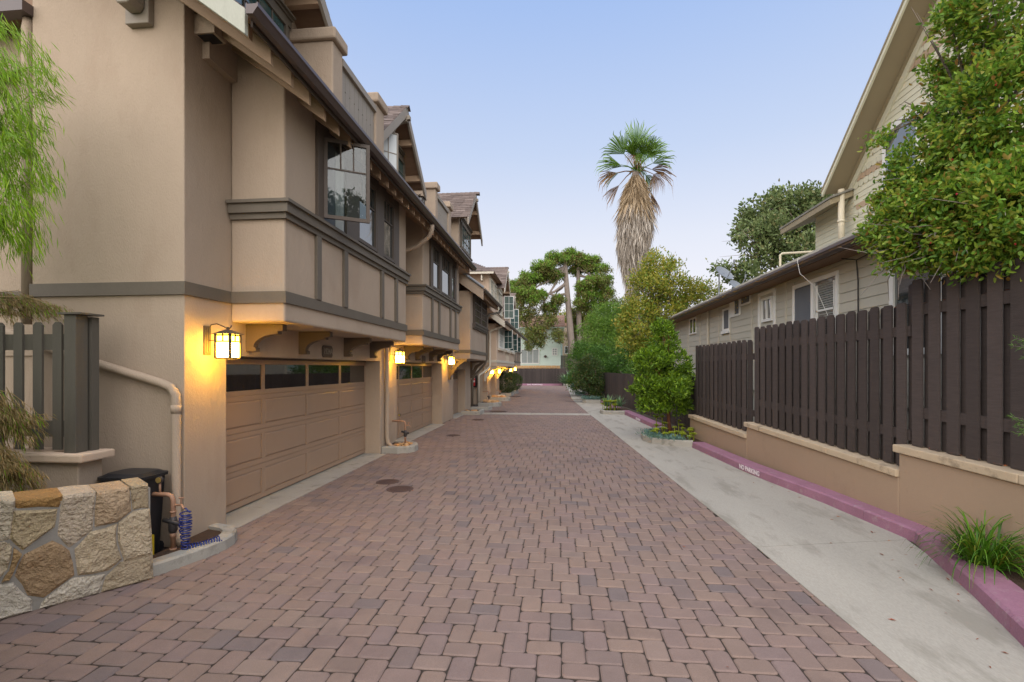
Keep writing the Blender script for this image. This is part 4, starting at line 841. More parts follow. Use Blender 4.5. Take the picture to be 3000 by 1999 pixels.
for i in range(720):
    t = i / 720; a = (t / .6 * 12 if t < .6 else 12 + (t - .6) / .4 * 13) * 2 * math.pi
    if t < .6: c = V(-3.86 - .0 * t, 4.66, .5 - t * .62); rr_ = .046 + .01 * math.sin(t * 9); off = V(math.cos(a) * rr_, math.sin(a) * rr_, math.sin(a * .5) * .006)
    else:
        u = (t - .6) / .4; c = V(-3.86 + .16 * u, 4.66 + .3 * u, .13 - .02 * math.sin(u * 3)); off = V(math.cos(a) * .036, -math.cos(a) * .018, math.sin(a) * .036)
    hp.append(c + off)
build(MB().tube([V(-3.9, 4.7, .53), V(-3.86, 4.66, .54)] + hp, .0065, 6), 'hose', 'blue', smooth=True, label='shiny blue coiled garden hose hanging from the tap into the kerb bed', cat='hose')
build(MB().fbox((V(-4.2, 4.62, 0), V(1, .1, 0).normalized(), V(0, -1, 0)), 0, .022, 0, .01, .06, .27), 'marker_stake', 'yellow', label='short yellow stake in the soil behind the stone wall', cat='stake')

# ================================================================== right: retaining wall and board fences
RW = thing('retaining_wall', (4.0, 9, 0), 'tan stucco retaining wall stepping down with a cast stone cap', 'retaining wall')
def wprism(prof, o0, o1): return MB().prism([(WALL(y, o0), y, z) for y, z in prof], [(WALL(y, o1), y, z) for y, z in prof])
SEG = [(2.0, 6.49, .87, 1.005), (6.49, 10.42, .635, .78), (10.42, 13.61, .55, .675), (13.61, 14.6, .42, .52)]   # y0, y1, cap foot near, far
for i, (a, b, z0, z1) in enumerate(((2.0, 6.49, .80, .935), (6.49, 10.42, .625, .775), (10.42, 13.61, .53, .625))):
    build(wprism([(a + (.001 if i else 0), -.05), (b, -.05), (b, z1), (a + (.001 if i else 0), z0)], .0, .24), 'wall', 'stucco_wall', RW, bevel=.012)
    n = 3 if i < 2 else 2; e = .06 if i < 2 else .04
    for k in range(n):
        s0, s1 = a + (b + e - a) * k / n + .003, a + (b + e - a) * (k + 1) / n - .003; zz = lambda q: z0 + (z1 - z0) * (q - a) / (b - a) + .002
        build(wprism([(s0, zz(s0)), (s1, zz(s1)), (s1, zz(s1) + .095), (s0, zz(s0) + .095)], -.035, .28), 'cap_stone', 'capstone', RW, bevel=.012, seg=2)
def fence(label, y0, y1, zb0, zb1, zt, off=.12, pitch=.235, pw=.142, rails=(.42, -.36), line=WALL, dog=.02, back=True, tone='picket', rh=.13, jit=.012):
    c = (y0 + y1) / 2; F_ = thing('board_fence', (line(c, off), c, zb0), label, 'fence', 'dark brown board fences'); zb = lambda y: zb0 + (zb1 - zb0) * (y - y0) / (y1 - y0)
    P = lambda y, o, z: (line(y, o), y, z)
    n = int(round((y1 - y0) / pitch)); pt = (y1 - y0) / n
    for i in range(n):
        y = y0 + pt * (i + .5); a, b = y - pw / 2, y + pw / 2; z, t = zb(y) + .01, zt + random.uniform(-jit, jit)
        q = [(a, z), (b, z), (b, t - dog), (b - dog, t), (a + dog, t), (a, t - dog)]; lean = random.uniform(-.004, .004)
        build(MB().prism([P(u, off + lean, v) for u, v in q], [P(u, off + .022 + lean, v) for u, v in q]), 'picket', tone, F_)
        if back:
            y += pt / 2; a, b = y - pw * .66, y + pw * .66; t = zt + random.uniform(-jit, jit) - .02; q = [(a, z), (b, z), (b, t - dog), (b - dog, t), (a + dog, t), (a, t - dog)]
            build(MB().prism([P(u, off + .066, v) for u, v in q], [P(u, off + .088, v) for u, v in q]), 'picket', tone, F_)
    for r_ in rails:
        z = (lambda y: zb(y) + r_) if r_ > 0 else (lambda y: zt + r_)
        q = [(y0, z(y0) - rh / 2), (y1, z(y1) - rh / 2), (y1, z(y1) + rh / 2), (y0, z(y0) + rh / 2)]
        build(MB().prism([P(u, off + .024, v) for u, v in q], [P(u, off + .064, v) for u, v in q]), 'rail', tone, F_)
    return F_
fence('tallest near section of the dark board fence under the leafy tree', 2.0, 6.49, .9, 1.03, 3.07)
fence('middle section of the dark board fence above the longest wall step', 6.5, 10.38, .73, .87, 2.82)
fence('short lower section of the dark board fence beside the small round tree', 10.44, 13.58, .63, .72, 2.59)
LOW = lambda y, o=0.: 3.53 - .0855 * (y - 17.3) + o
fence('low dark close boarded fence running on behind the small round tree', 13.66, 31, .16, .16, 1.72, 0., .16, .14, (.3, -.3), LOW, .0, True)
EF = thing('board_fence', (0, 56, 0), 'dark board fence closing the far end of the alley', 'fence', 'dark brown board fences')
x = -6.0; i = 0
while x < 8:
    yy = 55.9 if i % 2 else 55.96; build(MB().box(x, x + .2, yy, yy + .03, 0, 1.92 + random.uniform(-.015, .015)), 'picket', 'picket', EF); x += .165; i += 1
for z in (.35, 1.62): build(MB().box(-6, 8, 55.93, 55.957, z - .06, z + .06), 'rail', 'picket', EF)

# ---------------------------------------------------------------- grey beige house on the right
RX = 5.5
H = thing('house', (RX, 14, 0), 'beige grey lap sided house with a bronze gutter and pale yellow gable behind the fence', 'house')
YB = [2.0, 8.54, 12.36, 14.43, 16.2, 17.31, 18.62, 19.54, 21.29, 22.7, 24.4]      # battens
WN = [(7.5, 8.56, 2.2, 3.86), (10.13, 11.95, 2.6, 3.90), (12.9, 13.96, 2.7, 4.04), (14.6, 15.83, 3.64, 4.32), (16.22, 16.88, 3.22, 3.95), (20.06, 21.1, 3.38, 4.05)]
build(MB().box(RX + .02, 13, 2.0, 24.38, 0, 4.55), 'wall', 'siding', H)
z = 1.36; r_ = 0
while z < 4.4:
    for a, b in zip(YB, YB[1:]):
        cuts_ = [(a + .002, b - .002)]
        for (w0, w1, q0, q1) in WN:
            if z + .19 > q0 and z < q1:
                cuts_ = [s for c in cuts_ for s in ((c[0], min(c[1], w0)), (max(c[0], w1), c[1])) if s[1] - s[0] > .03]
        for c in cuts_:
            build(MB().prism([(RX - .016, c[0], z), (RX - .016, c[1], z), (RX + .02, c[1], z), (RX + .02, c[0], z)], [(RX - .003, c[0], z + .188), (RX - .003, c[1], z + .188), (RX + .02, c[1], z + .188), (RX + .02, c[0], z + .188)]), 'siding_board', 'siding', H)
    z += .19
for y in YB[2:]: build(MB().box(RX - .03, RX + .01, y - .045, y + .045, 1.2, 4.5), 'batten', 'siding_batten', H)
FR = lambda y: (V(RX - .002, y, 0), V(0, -1, 0), V(-1, 0, 0))
def hwin(y0, y1, z0, z1, cw, glass, inner=None, name='window', sill=False):
    F_ = FR(y1); w_ = y1 - y0; mb = MB()
    mb.fbox(F_, 0, cw, -.01, .035, z0, z1).fbox(F_, w_ - cw, w_, -.01, .035, z0, z1).fbox(F_, cw, w_ - cw, -.01, .035, z1 - cw, z1).fbox(F_, cw, w_ - cw, -.01, .035, z0, z0 + cw)
    if sill: mb.fbox(F_, -.08, w_ + .04, .0, .06, z0 - .09, z0 - .002)
    wn = build(mb, name, 'white', H)
    build(MB().fbox(F_, cw, w_ - cw, -.008, .002, z0 + cw, z1 - cw), 'pane', glass, wn); return wn, F_, w_
wn, F_, w_ = hwin(10.11, 11.97, 2.6, 3.92, .09, 'glass')
build(MB().fbox(F_, .85, .97, .003, .045, 2.6, 3.84), 'mullion', 'white', wn); build(MB().fbox(F_, .075, .845, .004, .02, 2.67, 3.82), 'screen', 'screen', wn)
build(MB().fbox(F_, 1.03, 1.72, .004, .03, 3.18, 3.22).fbox(F_, 1.03, 1.08, .004, .03, 2.7, 3.75).fbox(F_, 1.70, 1.73, .004, .03, 2.7, 3.75), 'sash', 'white', wn)
for k in range(22): build(MB().fbox(F_, 1.09, 1.69, .0025, .006, 2.72 + k * .048, 2.75 + k * .048), 'blind_slat', 'blind', wn)
wn, F_, w_ = hwin(12.9, 13.96, 2.7, 4.04, .1, 'siding'); build(MB().fbox(F_, .24, .30, .004, .05, 3.22, 3.86).fbox(F_, .82, .88, .004, .05, 3.22, 3.86).fbox(F_, .30, .82, .004, .05, 3.80, 3.86).fbox(F_, .30, .82, .004, .05, 3.22, 3.29).fbox(F_, .54, .58, .004, .05, 3.29, 3.80), 'sash', 'white', wn); build(MB().fbox(F_, .301, .539, .003, .01, 3.291, 3.799).fbox(F_, .581, .819, .003, .01, 3.291, 3.799), 'pane', 'glass', wn)
wn, F_, w_ = hwin(15.33, 16.19, 3.6, 4.36, .06, 'glass'); build(MB().fbox(F_, .06, .4, .003, .04, 3.6, 4.36), 'post', 'white', wn); build(MB().fbox(F_, .42, .8, .003, .012, 3.67, 4.3), 'patterned_curtain', 'screen', wn)
for k in range(5): build(MB().fbox(F_, .45 + .06 * k, .48 + .06 * k, .0125, .015, 3.72 + .11 * ((k * 2) % 5), 3.76 + .11 * ((k * 2) % 5)), 'flower', 'yellow', wn)
wn, F_, w_ = hwin(14.5, 15.32, 3.86, 4.36, .05, 'screen', name='window')
for k in range(5): build(MB().fbox(F_, .12 + .14 * k, .16 + .14 * k, .0025, .004, 3.97 + .07 * ((k * 3) % 5), 4.02 + .07 * ((k * 3) % 5)), 'flower', 'yellow', wn)
hwin(16.22, 16.88, 3.22, 3.95, .06, 'screen', sill=True); wn, F_, w_ = hwin(20.06, 21.1, 3.38, 4.05, .05, 'glass'); build(MB().fbox(F_, .48, .54, .003, .03, 3.43, 4.0), 'mullion', 'white', wn)
hwin(7.5, 8.62, 2.2, 3.86, .1, 'glass')
# eave, gutter, gravel roof
build(MB().yprism([(4.98, 4.17), (9.5, 5.75), (9.5, 5.69), (4.98, 4.11)], 1.8, 24.9), 'roof_deck', 'khaki', H); build(MB().yprism([(4.96, 4.22), (9.5, 5.81), (9.5, 5.755), (4.96, 4.165)], 1.78, 24.95), 'roofing', 'roof_grey', H)
bl = MB(); y = 2.
while y < 24.8:
    w2 = random.uniform(.25, .5); bl.box(4.93, 5.0, y, y + w2 - .02, 4.19, 4.225 + random.uniform(0, .02)); y += w2
build(bl, 'roof_edge_shingle', 'roof_grey', H, kind='stuff')
build(MB().box(5.05, RX - .03, 2.0, 24.6, 4.085, 4.105), 'soffit', 'soffit', H)
pr = [(4.98, 4.20), (4.98, 4.07), (4.93, 4.065), (4.875, 4.10), (4.86, 4.14), (4.845, 4.14), (4.845, 4.19), (4.858, 4.19), (4.87, 4.18), (4.96, 4.18)]
build(MB().yprism(pr, 1.8, 24.7), 'gutter', 'gutter', H)
build(MB().tube([(4.92, 24.5, 4.05), (4.92, 24.5, 3.97), (5.1, 24.45, 3.85), (5.4, 24.4, 3.8), (5.45, 24.4, 3.7), (5.45, 24.4, .5)], .045, 8), 'downspout', 'siding_batten', H)
build(MB().tube([(5.45, 18.4, 4.1), (5.45, 18.4, 2.75), (5.4, 18.3, 2.6), (5.25, 18.0, 2.35)], .04, 8), 'downspout', 'siding_batten', H)
# pale gable block standing back above the lower roof
GX = 7.5
build(MB().xprism([(2.2, 3.5), (13.19, 3.5), (13.19, 6.85), (7.7, 11.75), (2.2, 6.85)], GX + .02, 13), 'gable_wall', 'gable_siding', H)
rake_z = lambda y: 6.85 + (13.19 - y) * .893
z = 5.0; row = 0
while z < 10.5:
    fish = (6.5 < z < 6.86) or (5.72 < z < 6.05) or z > 8.35
    y1 = min(13.15, 13.19 - max(0, (z + .12 - 6.85)) / .893 - .05); y = 2.5 + max(0, (z + .12 - 6.85)) / .893; ys_ = max(y, 8.6)
    if not fish: build(MB().prism([(GX - .012, y, z), (GX - .012, y1, z), (GX + .02, y1, z), (GX + .02, y, z)], [(GX, y, z + .135), (GX, y1, z + .135), (GX + .02, y1, z + .135), (GX + .02, y, z + .135)]), 'siding_board', 'gable_siding', H); z += .137
    else:
        k = 0; w3 = .2; sh = MB(); tone = 'gable_tan' if row % 2 else 'gable_siding'
        yy = y1 - (w3 / 2 if row % 2 else 0)
        if ys_ > y + .1: build(MB().box(GX - .01, GX + .02, y, ys_ + .1, z, z + .148), 'siding_board', 'gable_siding', H)
        while yy - w3 > ys_:
            q = [(yy - .006, z + .16), (yy - .006, z + .05), (yy - .06, z), (yy - w3 + .06, z), (yy - w3 + .006, z + .05), (yy - w3 + .006, z + .16)] if k >= 0 else None
            build(MB().prism([(GX - .014, u, v) for u, v in q], [(GX + .02, u, v) for u, v in q]), 'fishscale_shingle', tone, H)
            yy -= w3; k += 1
        row += 1; z += .15
wn2 = build(MB().box(GX - .04, GX - .002, 10.8, 12.0, 5.8, 7.5), 'window', 'white', H); build(MB().box(GX - .05, GX - .041, 10.94, 11.86, 5.95, 7.36), 'pane', 'glass', wn2)
def grake(o0, o1, x0, x1, m, name):
    a = lambda y, o: 6.85 + (13.19 - y) * .893 + o
    build(MB().xprism([(13.5, a(13.5, o0)), (7.7, a(7.7, o0)), (7.7, a(7.7, o1)), (13.5, a(13.5, o1))], x0, x1), name, m, H)
grake(.0, .05, 6.95, 13, 'khaki', 'gable_soffit'); grake(.052, .13, 6.93, 13, 'roof_grey', 'gable_roofing'); grake(-.06, .05, 6.90, 6.945, 'gable_siding', 'barge_board'); grake(.05, .12, 6.885, 6.928, 'khaki', 'barge_board')
grake(-.30, -.005, GX - .05, GX - .005, 'gable_siding', 'frieze_board'); grake(-.11, -.006, GX - .09, GX - .051, 'khaki', 'frieze_board')
build(MB().tube([(7.25, 13.25, 6.6), (7.25, 13.25, 5.0)], .075, 12).lathe([(.09, 0), (.09, .06)], (7.25, 13.25, 5.75), 12), 'downspout', 'pvc', H, smooth=True)
build(MB().box(7.55, 12, 13.2, 15.1, 4.5, 6.75), 'side_wing', 'gable_siding', H)
for k in range(16): build(MB().box(7.535, 7.56, 13.22, 15.08, 4.6 + k * .137, 4.6 + k * .137 + .128), 'siding_board', 'gable_siding', H)
build(MB().yprism([(6.95, 6.35), (12, 8.2), (12, 8.1), (6.95, 6.2)], 13.2, 16.0), 'side_roof', 'khaki', H)
build(MB().yprism([(6.93, 6.41), (12, 8.27), (12, 8.205), (6.93, 6.355)], 13.15, 16.05), 'side_roofing', 'roof_grey', H)
build(MB().tube([(5.9, 13.6, 4.5), (5.9, 13.6, 5.02), (5.95, 13.6, 5.06), (7.5, 13.5, 5.1)], .03, 8), 'vent_pipe', 'pvc', H)
build(MB().tube([(4.85, 10.3, 4.2), (4.82, 10.3, 4.23), (4.8, 10.3, 4.15), (4.84, 10.28, 3.9), (5.1, 10.2, 3.6), (5.44, 10.0, 2.5)], .005, 5), 'white_cable', 'white', H); build(MB().tube([(5.2, 9.5, 4.02), (5.44, 9.46, 3.98), (5.46, 9.45, 3.6), (5.46, 9.44, 2.2)], .012, 5).tube([(5.44, 9.46, 3.98), (5.3, 8.4, 4.0), (5.2, 7.5, 4.1)], .01, 5), 'black_cable', 'cable', H)
for px_, py_, lb, s in ((2112, 800, 'left grey satellite dish with a tall mast on the lower roof', 1.), (2150, 838, 'right grey satellite dish, lower on the roof edge', .8)):
    p = at(px_, py_, 17.0 if s == 1 else 16.0); D = thing('satellite_dish', tuple(p), lb, 'satellite dish', 'satellite dishes on the roof')
    a = V(.35, -.55, .55).normalized(); e1 = a.orthogonal().normalized(); e2 = a.cross(e1); c0 = p + V(.12, 0, .0) * s
    mb = MB(); rings = []
    for r_, d in ((.02, -.05), (.2, -.035), (.33, .0), (.33, .015), (.2, -.02), (.02, -.035)): rings.append([c0 + (e1 * math.cos(k * math.pi / 10) + e2 * math.sin(k * math.pi / 10)) * r_ * s + a * d * s for k in range(20)])
    for q in range(5): mb.add(rings[q] + rings[q + 1], [(k, (k + 1) % 20, 20 + (k + 1) % 20, 20 + k) for k in range(20)])
    build(mb, 'reflector', 'dish', D, smooth=True); tip = c0 + a * .5 * s - UP * .05
    build(MB().tube([c0 - UP * .3 * s + a * .1, tip], .018 * s, 6).tube([tip, tip + UP * .1], .035 * s, 8), 'feed_arm', 'dish', D); build(MB().tube([c0 - a * .06, c0 - V(.18, 0, .05) * s, V(c0.x - .18 * s, c0.y, 4.22 + (c0.x - 4.96 - .18) * .35)], .025 * s, 6), 'mast', 'dish', D)

# ================================================================== vegetation
def tree(name, label, base, top, r0, r1, blobs, nc, per, spread, L, Wd, mleaf, mbark='bark', group=None, seed=1, ntips=12, cat='tree', **kw):
    rg = np.random.default_rng(seed); pr_ = random.Random(seed); t = thing(name, tuple(base), label, cat, group)
    tips = [tuple(np.array(b[0]) + rg.normal(size=3) * np.array(b[1]) * .35) for b in (blobs * 4)[:ntips]]
    build(limbs(base, top, r0, r1, tips, 7, .05, pr_), 'trunk', mbark, t, smooth=True)
    build(crown(blobs, nc, per, spread, L, Wd, rg, **kw), 'crown', mleaf, t); return t
def B_(px_, py_, Y, rx, rz=None, ry=None): return (tuple(at(px_, py_, Y)), (rx, ry or rx, rz or rx))
# big tree over the near fence
bl = [B_(3005, 10, 5.6, .72, .7), B_(2810, 280, 6.2, .22, .32), B_(2930, 320, 5.6, .68, .6), B_(2730, 490, 6.2, .5, .4), B_(2880, 560, 5.8, .75, .6), B_(2690, 640, 6.2, .46, .4), B_(2810, 690, 5.9, .66, .36), B_(3000, 620, 5.3, .75, .65), B_(2640, 590, 6.4, .3, .28), B_(2735, 225, 6.4, .14, .2), B_(2650, 310, 6.4, .03, .2), B_(2675, 360, 6.4, .08, .12), B_(2640, 745, 6.2, .26, .17), B_(2600, 690, 6.3, .2, .2), B_(2570, 410, 6.5, .16, .05), B_(2910, 760, 5.6, .4, .16)]
bl = [(c, tuple(v * .86 for v in r_)) for c, r_ in bl]; bl = bl + [b for b in fluff(bl, 7, .3, 5) if b not in bl]
t = tree('leafy_tree', 'large leafy green tree with red new growth leaning over the near fence', (5.1, 6.3, .6), (4.95, 6.1, 5.8), .085, .04, bl, 1650, 30, .062, .07, .032, 'leaf_lilly', seed=3, ntips=26, hexa=True, up=.15, lo=.45)
rg = np.random.default_rng(5); C, _ = cluster_points(bl, 130, rg, .8, 1.0); mb = MB()
for c in C: mb.lathe([(.003, -.011), (.011, 0), (.003, .011)], tuple(c), 5)
build(mb, 'berry', 'berry', t, kind='stuff')
mb = MB(); pr_ = random.Random(4)
for k in range(60):
    b = bl[pr_.choice((3, 4, 5, 6, 6, 7, 5, 12))]; c = Vector(b[0]); d = Vector((pr_.uniform(-1, .3), pr_.uniform(-1, .5), pr_.uniform(-.8, .2))).normalized(); p = c + Vector((d.x * b[1][0], d.y * b[1][1], d.z * b[1][2])) * .6
    mb.tube([p, p + d * .2 + Vector((pr_.uniform(-.05, .05),) * 3), p + d * .42 + Vector((pr_.uniform(-.1, .1), 0, pr_.uniform(-.1, .1)))], [.008, .005, .002], 4)
build(mb, 'bare_twig', 'twig', t, kind='stuff')
# small round tree in its bed
bl = [B_(1945, 1000, 14.3, .42, .42), B_(1905, 1060, 14.1, .5, .4), B_(1980, 1070, 14.3, .45, .42), B_(1895, 1130, 14.1, .45, .38), B_(1960, 1140, 13.9, .58, .42), B_(2005, 1130, 14.4, .32, .36), B_(1925, 1185, 14.0, .45, .22), B_(1990, 1190, 14.2, .35, .2), B_(1935, 960, 14.3, .22, .2)]
bl = fluff([(c, tuple(v * .9 for v in r_)) for c, r_ in bl], 5, .33, 8)
tree('round_tree', 'small bright green round tree with a red brown trunk in the kerb bed', (3.17, 14.2, .1), (3.1, 14.2, 2.2), .055, .03, bl, 620, 24, .055, .105, .04, 'leaf_round', 'bark_red', seed=8, hexa=True, up=.5, lo=.6)
build(MB().tube([(3.33, 14.05, .1), (3.3, 14.1, 1.4)], .018, 6), 'tree_stake', 'black', label='thin dark stake beside the red brown trunk of the round tree', cat='stake')
# fan palm
PY = 34.; S = lambda px_, py_: at(px_, py_, PY); pb = S(1856, 1077); 
PT = thing('fan_palm', (pb.x, PY, 0), 'tall fan palm with a thick skirt of dry grey fronds', 'palm tree'); top = S(1862, 490)
build(MB().tube([(pb.x + .3, PY, 0), (pb.x + .15, PY, 4), S(1855, 780), S(1862, 600), S(1862, 505)], [.42, .36, .34, .3, .22], 12), 'trunk', 'bark', PT, smooth=True)
rg = np.random.default_rng(21)
prof = [(505, 8), (529, 15), (560, 24), (590, 37), (620, 47), (650, 50), (705, 49), (745, 43), (785, 31), (820, 20), (860, 16)]
def skirt(n, y0, y1, L, m, name, wd):
    yy = rg.uniform(y0, y1, n); rad = np.interp(yy, [p[0] for p in prof], [p[1] for p in prof]) / 42.9 * .97; cx = np.interp(yy, [500, 640, 705, 820], [1862, 1862, 1855, 1850])
    a = rg.uniform(0, 2 * math.pi, n); P = np.array([list(S(c, y_)) for c, y_ in zip(cx, yy)]); rr_ = rad * rg.uniform(.78, 1.0, n)
    Pn = P + np.stack([np.cos(a) * rr_, np.sin(a) * rr_, np.zeros(n)], 1); sl_ = np.interp(yy, [505, 600, 660, 720, 780, 860], [.55, .25, .05, -.1, -.32, -.1])
    D = np.stack([np.cos(a) * sl_, np.sin(a) * sl_, -np.ones(n)], 1) + rg.normal(size=(n, 3)) * .15
    build(leaf_geo(Pn, D, rg.uniform(.5, 1.2, n) * L, wd, .15, False, rg), name, m, PT)
skirt(2200, 512, 610, 1.5, 'skirt_tan', 'dry_skirt', .07); skirt(5600, 600, 850, 1.2, 'skirt_grey', 'old_skirt', .06)
def frond(hx, hy, tx, ty, fan, droop, m, dy=0., seed=0):
    r = random.Random(seed); hub = S(hx, hy) + V(0, dy, 0); tip = S(tx, ty) + V(0, dy * 2.2, 0); root = top + V((hub.x - top.x) * .12, r.uniform(-.1, .1), r.uniform(-.5, .0)); d = tip - hub; rad = d.length * 1.05; d.normalize()
    side = d.cross(V(r.uniform(-.25, .25), -1, r.uniform(-.2, .2))).normalized(); nrm = side.cross(d); mb = MB(); n = max(12, int(fan / 4))
    mb.tube([root, root.lerp(hub, .5) + UP * .08, hub], [.05, .035, .022], 5)
    for k in range(n + 1):
        a = R(fan * (k / n - .5)); da = R(fan) / n * .47; L = rad * (.75 + .25 * math.cos(a * 1.1)) * r.uniform(.74, 1.1); dr = droop * r.uniform(.7, 1.35); jj = r.gauss(0, .05)
        q = d * math.cos(a) + side * math.sin(a); q1 = d * math.cos(a - da) + side * math.sin(a - da); q2 = d * math.cos(a + da) + side * math.sin(a + da); fold = nrm * (.02 + .02 * (k % 2)) * L
        p1, p2 = hub + q1 * L * .5 - UP * dr * L * .06, hub + q2 * L * .5 - UP * dr * L * .06; pm = hub + q * L * .5 + fold - UP * dr * L * .06; e1, e2 = hub + q1 * L * .78 - UP * dr * L * .24, hub + q2 * L * .78 - UP * dr * L * .24
        mid = (e1 + e2) / 2; e1, e2 = mid.lerp(e1, .6), mid.lerp(e2, .6); t1 = hub + q * L * (1 - .18 * min(1, dr)) - UP * dr * L * .58 + side * jj * L
        mb.add([hub, p1, pm, p2, e1, e2, t1], [(0, 1, 2), (0, 2, 3), (1, 4, 2), (2, 4, 5), (2, 5, 3), (4, 6, 5)])
    build(mb, 'frond', m, PT)
G_, N_ = 'palm_green', 'palm_brown'
FRD = [(1863, 441, 1876, 355, 72, .06, G_, -.1), (1858, 448, 1846, 385, 50, .15, G_, .5), (1827, 458, 1782, 398, 95, .35, G_, -.3), (1902, 454, 1964, 392, 48, .3, G_, .3), (1894, 452, 1916, 405, 85, .4, G_, -.5), (1817, 487, 1740, 464, 50, .7, G_, -.2), (1826, 478, 1768, 448, 40, .6, G_, .6),
       (1909, 483, 1980, 455, 50, .7, G_, -.2), (1909, 495, 1994, 482, 60, 1.0, N_, .1), (1806, 510, 1738, 528, 55, .8, N_, -.2), (1815, 500, 1766, 506, 50, .9, G_, .4), (1815, 542, 1770, 586, 42, .5, N_, 0), (1913, 514, 1944, 546, 140, 1.2, N_, -.2), (1907, 563, 1928, 632, 28, .15, N_, 0), (1863, 460, 1846, 496, 130, .9, N_, -.6), (1878, 456, 1890, 490, 130, .7, G_, -.7),
       (1850, 470, 1832, 428, 90, .5, G_, -.9), (1876, 472, 1890, 428, 90, .5, G_, -1.0), (1888, 478, 1925, 450, 70, .7, G_, -.8), (1864, 478, 1861, 412, 105, .3, G_, -.7), (1880, 470, 1870, 500, 120, .7, G_, .7), (1895, 505, 1925, 522, 90, 1.1, G_, .5)]
for i, (a, b, c, d, fan, dr, mm, dy) in enumerate(FRD): frond(a, b, c, d, fan, dr, mm, dy, i)
# far cypress: spreading plates of foliage on two pale trunks
CY = 58.
def cyp(label, trunk, bl, seed, base_r):
    t = thing('cypress_tree', (trunk[0].x, trunk[0].y, 0), label, 'cypress', 'old cypresses beyond the end fence'); pr_ = random.Random(seed); rg = np.random.default_rng(seed)
    mb = MB(); mb.tube(trunk, [base_r * (1 - .55 * k / (len(trunk) - 1)) for k in range(len(trunk))], 10)
    for b in bl:
        if pr_.random() < .5: continue
        c = Vector(b[0]); a = trunk[-1].lerp(trunk[max(0, len(trunk) - 3)], pr_.uniform(0, .9)); m_ = a.lerp(c, .55) + UP * .5
        mb.tube([a, a.lerp(m_, .5) - UP * .25, m_, m_.lerp(c, .5) + UP * .2, c], [.17, .14, .1, .07, .03], 6)
    build(mb, 'trunk', 'bark_pale', t, smooth=True)
    bl = fluff([(b[0], (b[1][0] * .85, b[1][1] * .85, b[1][2] * (.62 if b[1][2] < .95 else .95))) for b in bl], 5, .5, seed)
    build(crown(bl, int(len(bl) * 13), 22, .17, .28, .09, rg, up=-.1, droop=.3, lo=.25), 'crown', 'leaf_cyp', t)
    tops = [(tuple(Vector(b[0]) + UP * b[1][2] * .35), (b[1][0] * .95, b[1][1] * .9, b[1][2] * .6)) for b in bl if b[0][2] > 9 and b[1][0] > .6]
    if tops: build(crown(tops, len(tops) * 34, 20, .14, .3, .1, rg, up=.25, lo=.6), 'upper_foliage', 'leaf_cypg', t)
c1 = lambda x, y, rx, rz, dy=0.: B_(x, y, CY + dy, rx, rz, 1.6)
cyp('left spreading cypress with drooping branches before the mint house', [at(1690, 1110, CY), at(1676, 1037, CY), at(1668, 930, CY), at(1659, 823, CY), at(1655, 760, CY)],
    [c1(1640, 765, 2.2, .7), c1(1590, 790, 1.6, .6, -1), c1(1680, 755, 1.8, .6, 1), c1(1560, 820, 1.8, .8, -1), c1(1620, 810, 1.6, .7), c1(1520, 835, 1.3, .7, -1), c1(1500, 860, 1.0, .8, -2), c1(1540, 880, 1.3, 1.1, -2), c1(1575, 870, 1.2, .9, -1), c1(1530, 925, 1.0, 1.3, -2), c1(1560, 950, .9, 1.6, -2), c1(1548, 990, .6, 1.1, -2), c1(1583, 985, .6, 1.0, -2), c1(1610, 905, 1.1, .9, 0), c1(1600, 940, .9, 1.0, -1), c1(1635, 880, .9, .6, 0), c1(1634, 985, .55, .9, -1), c1(1515, 895, .7, 1.2, -2)], 31, .5)
cyp('right spreading cypress with a straight pale trunk and dark hanging limbs', [at(1700, 1110, CY + 1), at(1697, 970, CY + 1), at(1695, 880, CY + 1), at(1694, 805, CY + 1), at(1692, 770, CY + 1)],
    [c1(1720, 765, 1.8, .6, 1), c1(1750, 790, 1.6, .7, 1), c1(1700, 790, 1.5, .6, 2), c1(1770, 825, 1.3, .9, 1), c1(1740, 830, 1.4, .8, 0), c1(1780, 860, .8, .9, 1), c1(1710, 850, 1.1, 1.0, 0), c1(1750, 880, 1.0, 1.0, 1), c1(1700, 890, .8, .9, 0), c1(1725, 940, 1.3, 1.3, 2), c1(1690, 930, 1.0, 1.5, 3), c1(1680, 1000, .9, 1.6, 3)], 37, .4)
# yellowing tree, feathery tree, hedge shrubs, oak
bl = [B_(1935, 790, 28.5, 1.1, .9), B_(1900, 850, 28.3, 1.4, 1.0), B_(1985, 850, 28.8, 1.3, .9), B_(1880, 930, 28, 1.2, 1.0), B_(1950, 920, 28.5, 1.5, 1.0), B_(2040, 900, 29.3, 1.2, .7), B_(1860, 1000, 27.6, 1.1, .9), B_(1920, 1000, 28, 1.4, .9), B_(2080, 850, 30, .7, .5), B_(1990, 960, 28.6, 1.2, .8), B_(1900, 1060, 27.6, 1.2, .8), B_(1925, 740, 28.6, .35, .45), B_(1975, 780, 28.6, .4, .4), B_(1850, 830, 28.3, .4, .3)]
bl = fluff([(c, tuple(v * .85 for v in r_)) for c, r_ in bl], 5, .36, 7)
tree('autumn_tree', 'yellowing leafy tree standing before the palm at the end of the beige house', (5.2, 28.5, 0), (5.3, 28.5, 6.6), .16, .06, bl, 1250, 17, .16, .2, .085, 'leaf_yellow', 'twig', seed=12, ntips=30, up=.3, lo=.35)
bl = [B_(1790, 920, 37, 1.5, .7), B_(1740, 960, 36, 1.2, .6), B_(1810, 960, 36, 1.5, .8), B_(1765, 1000, 35, 1.5, .7), B_(1820, 1030, 34, 1.4, .8), B_(1730, 1020, 36, .9, .8), B_(1850, 930, 37, 1.2, .6), B_(1785, 1060, 33, 1.3, .7)]
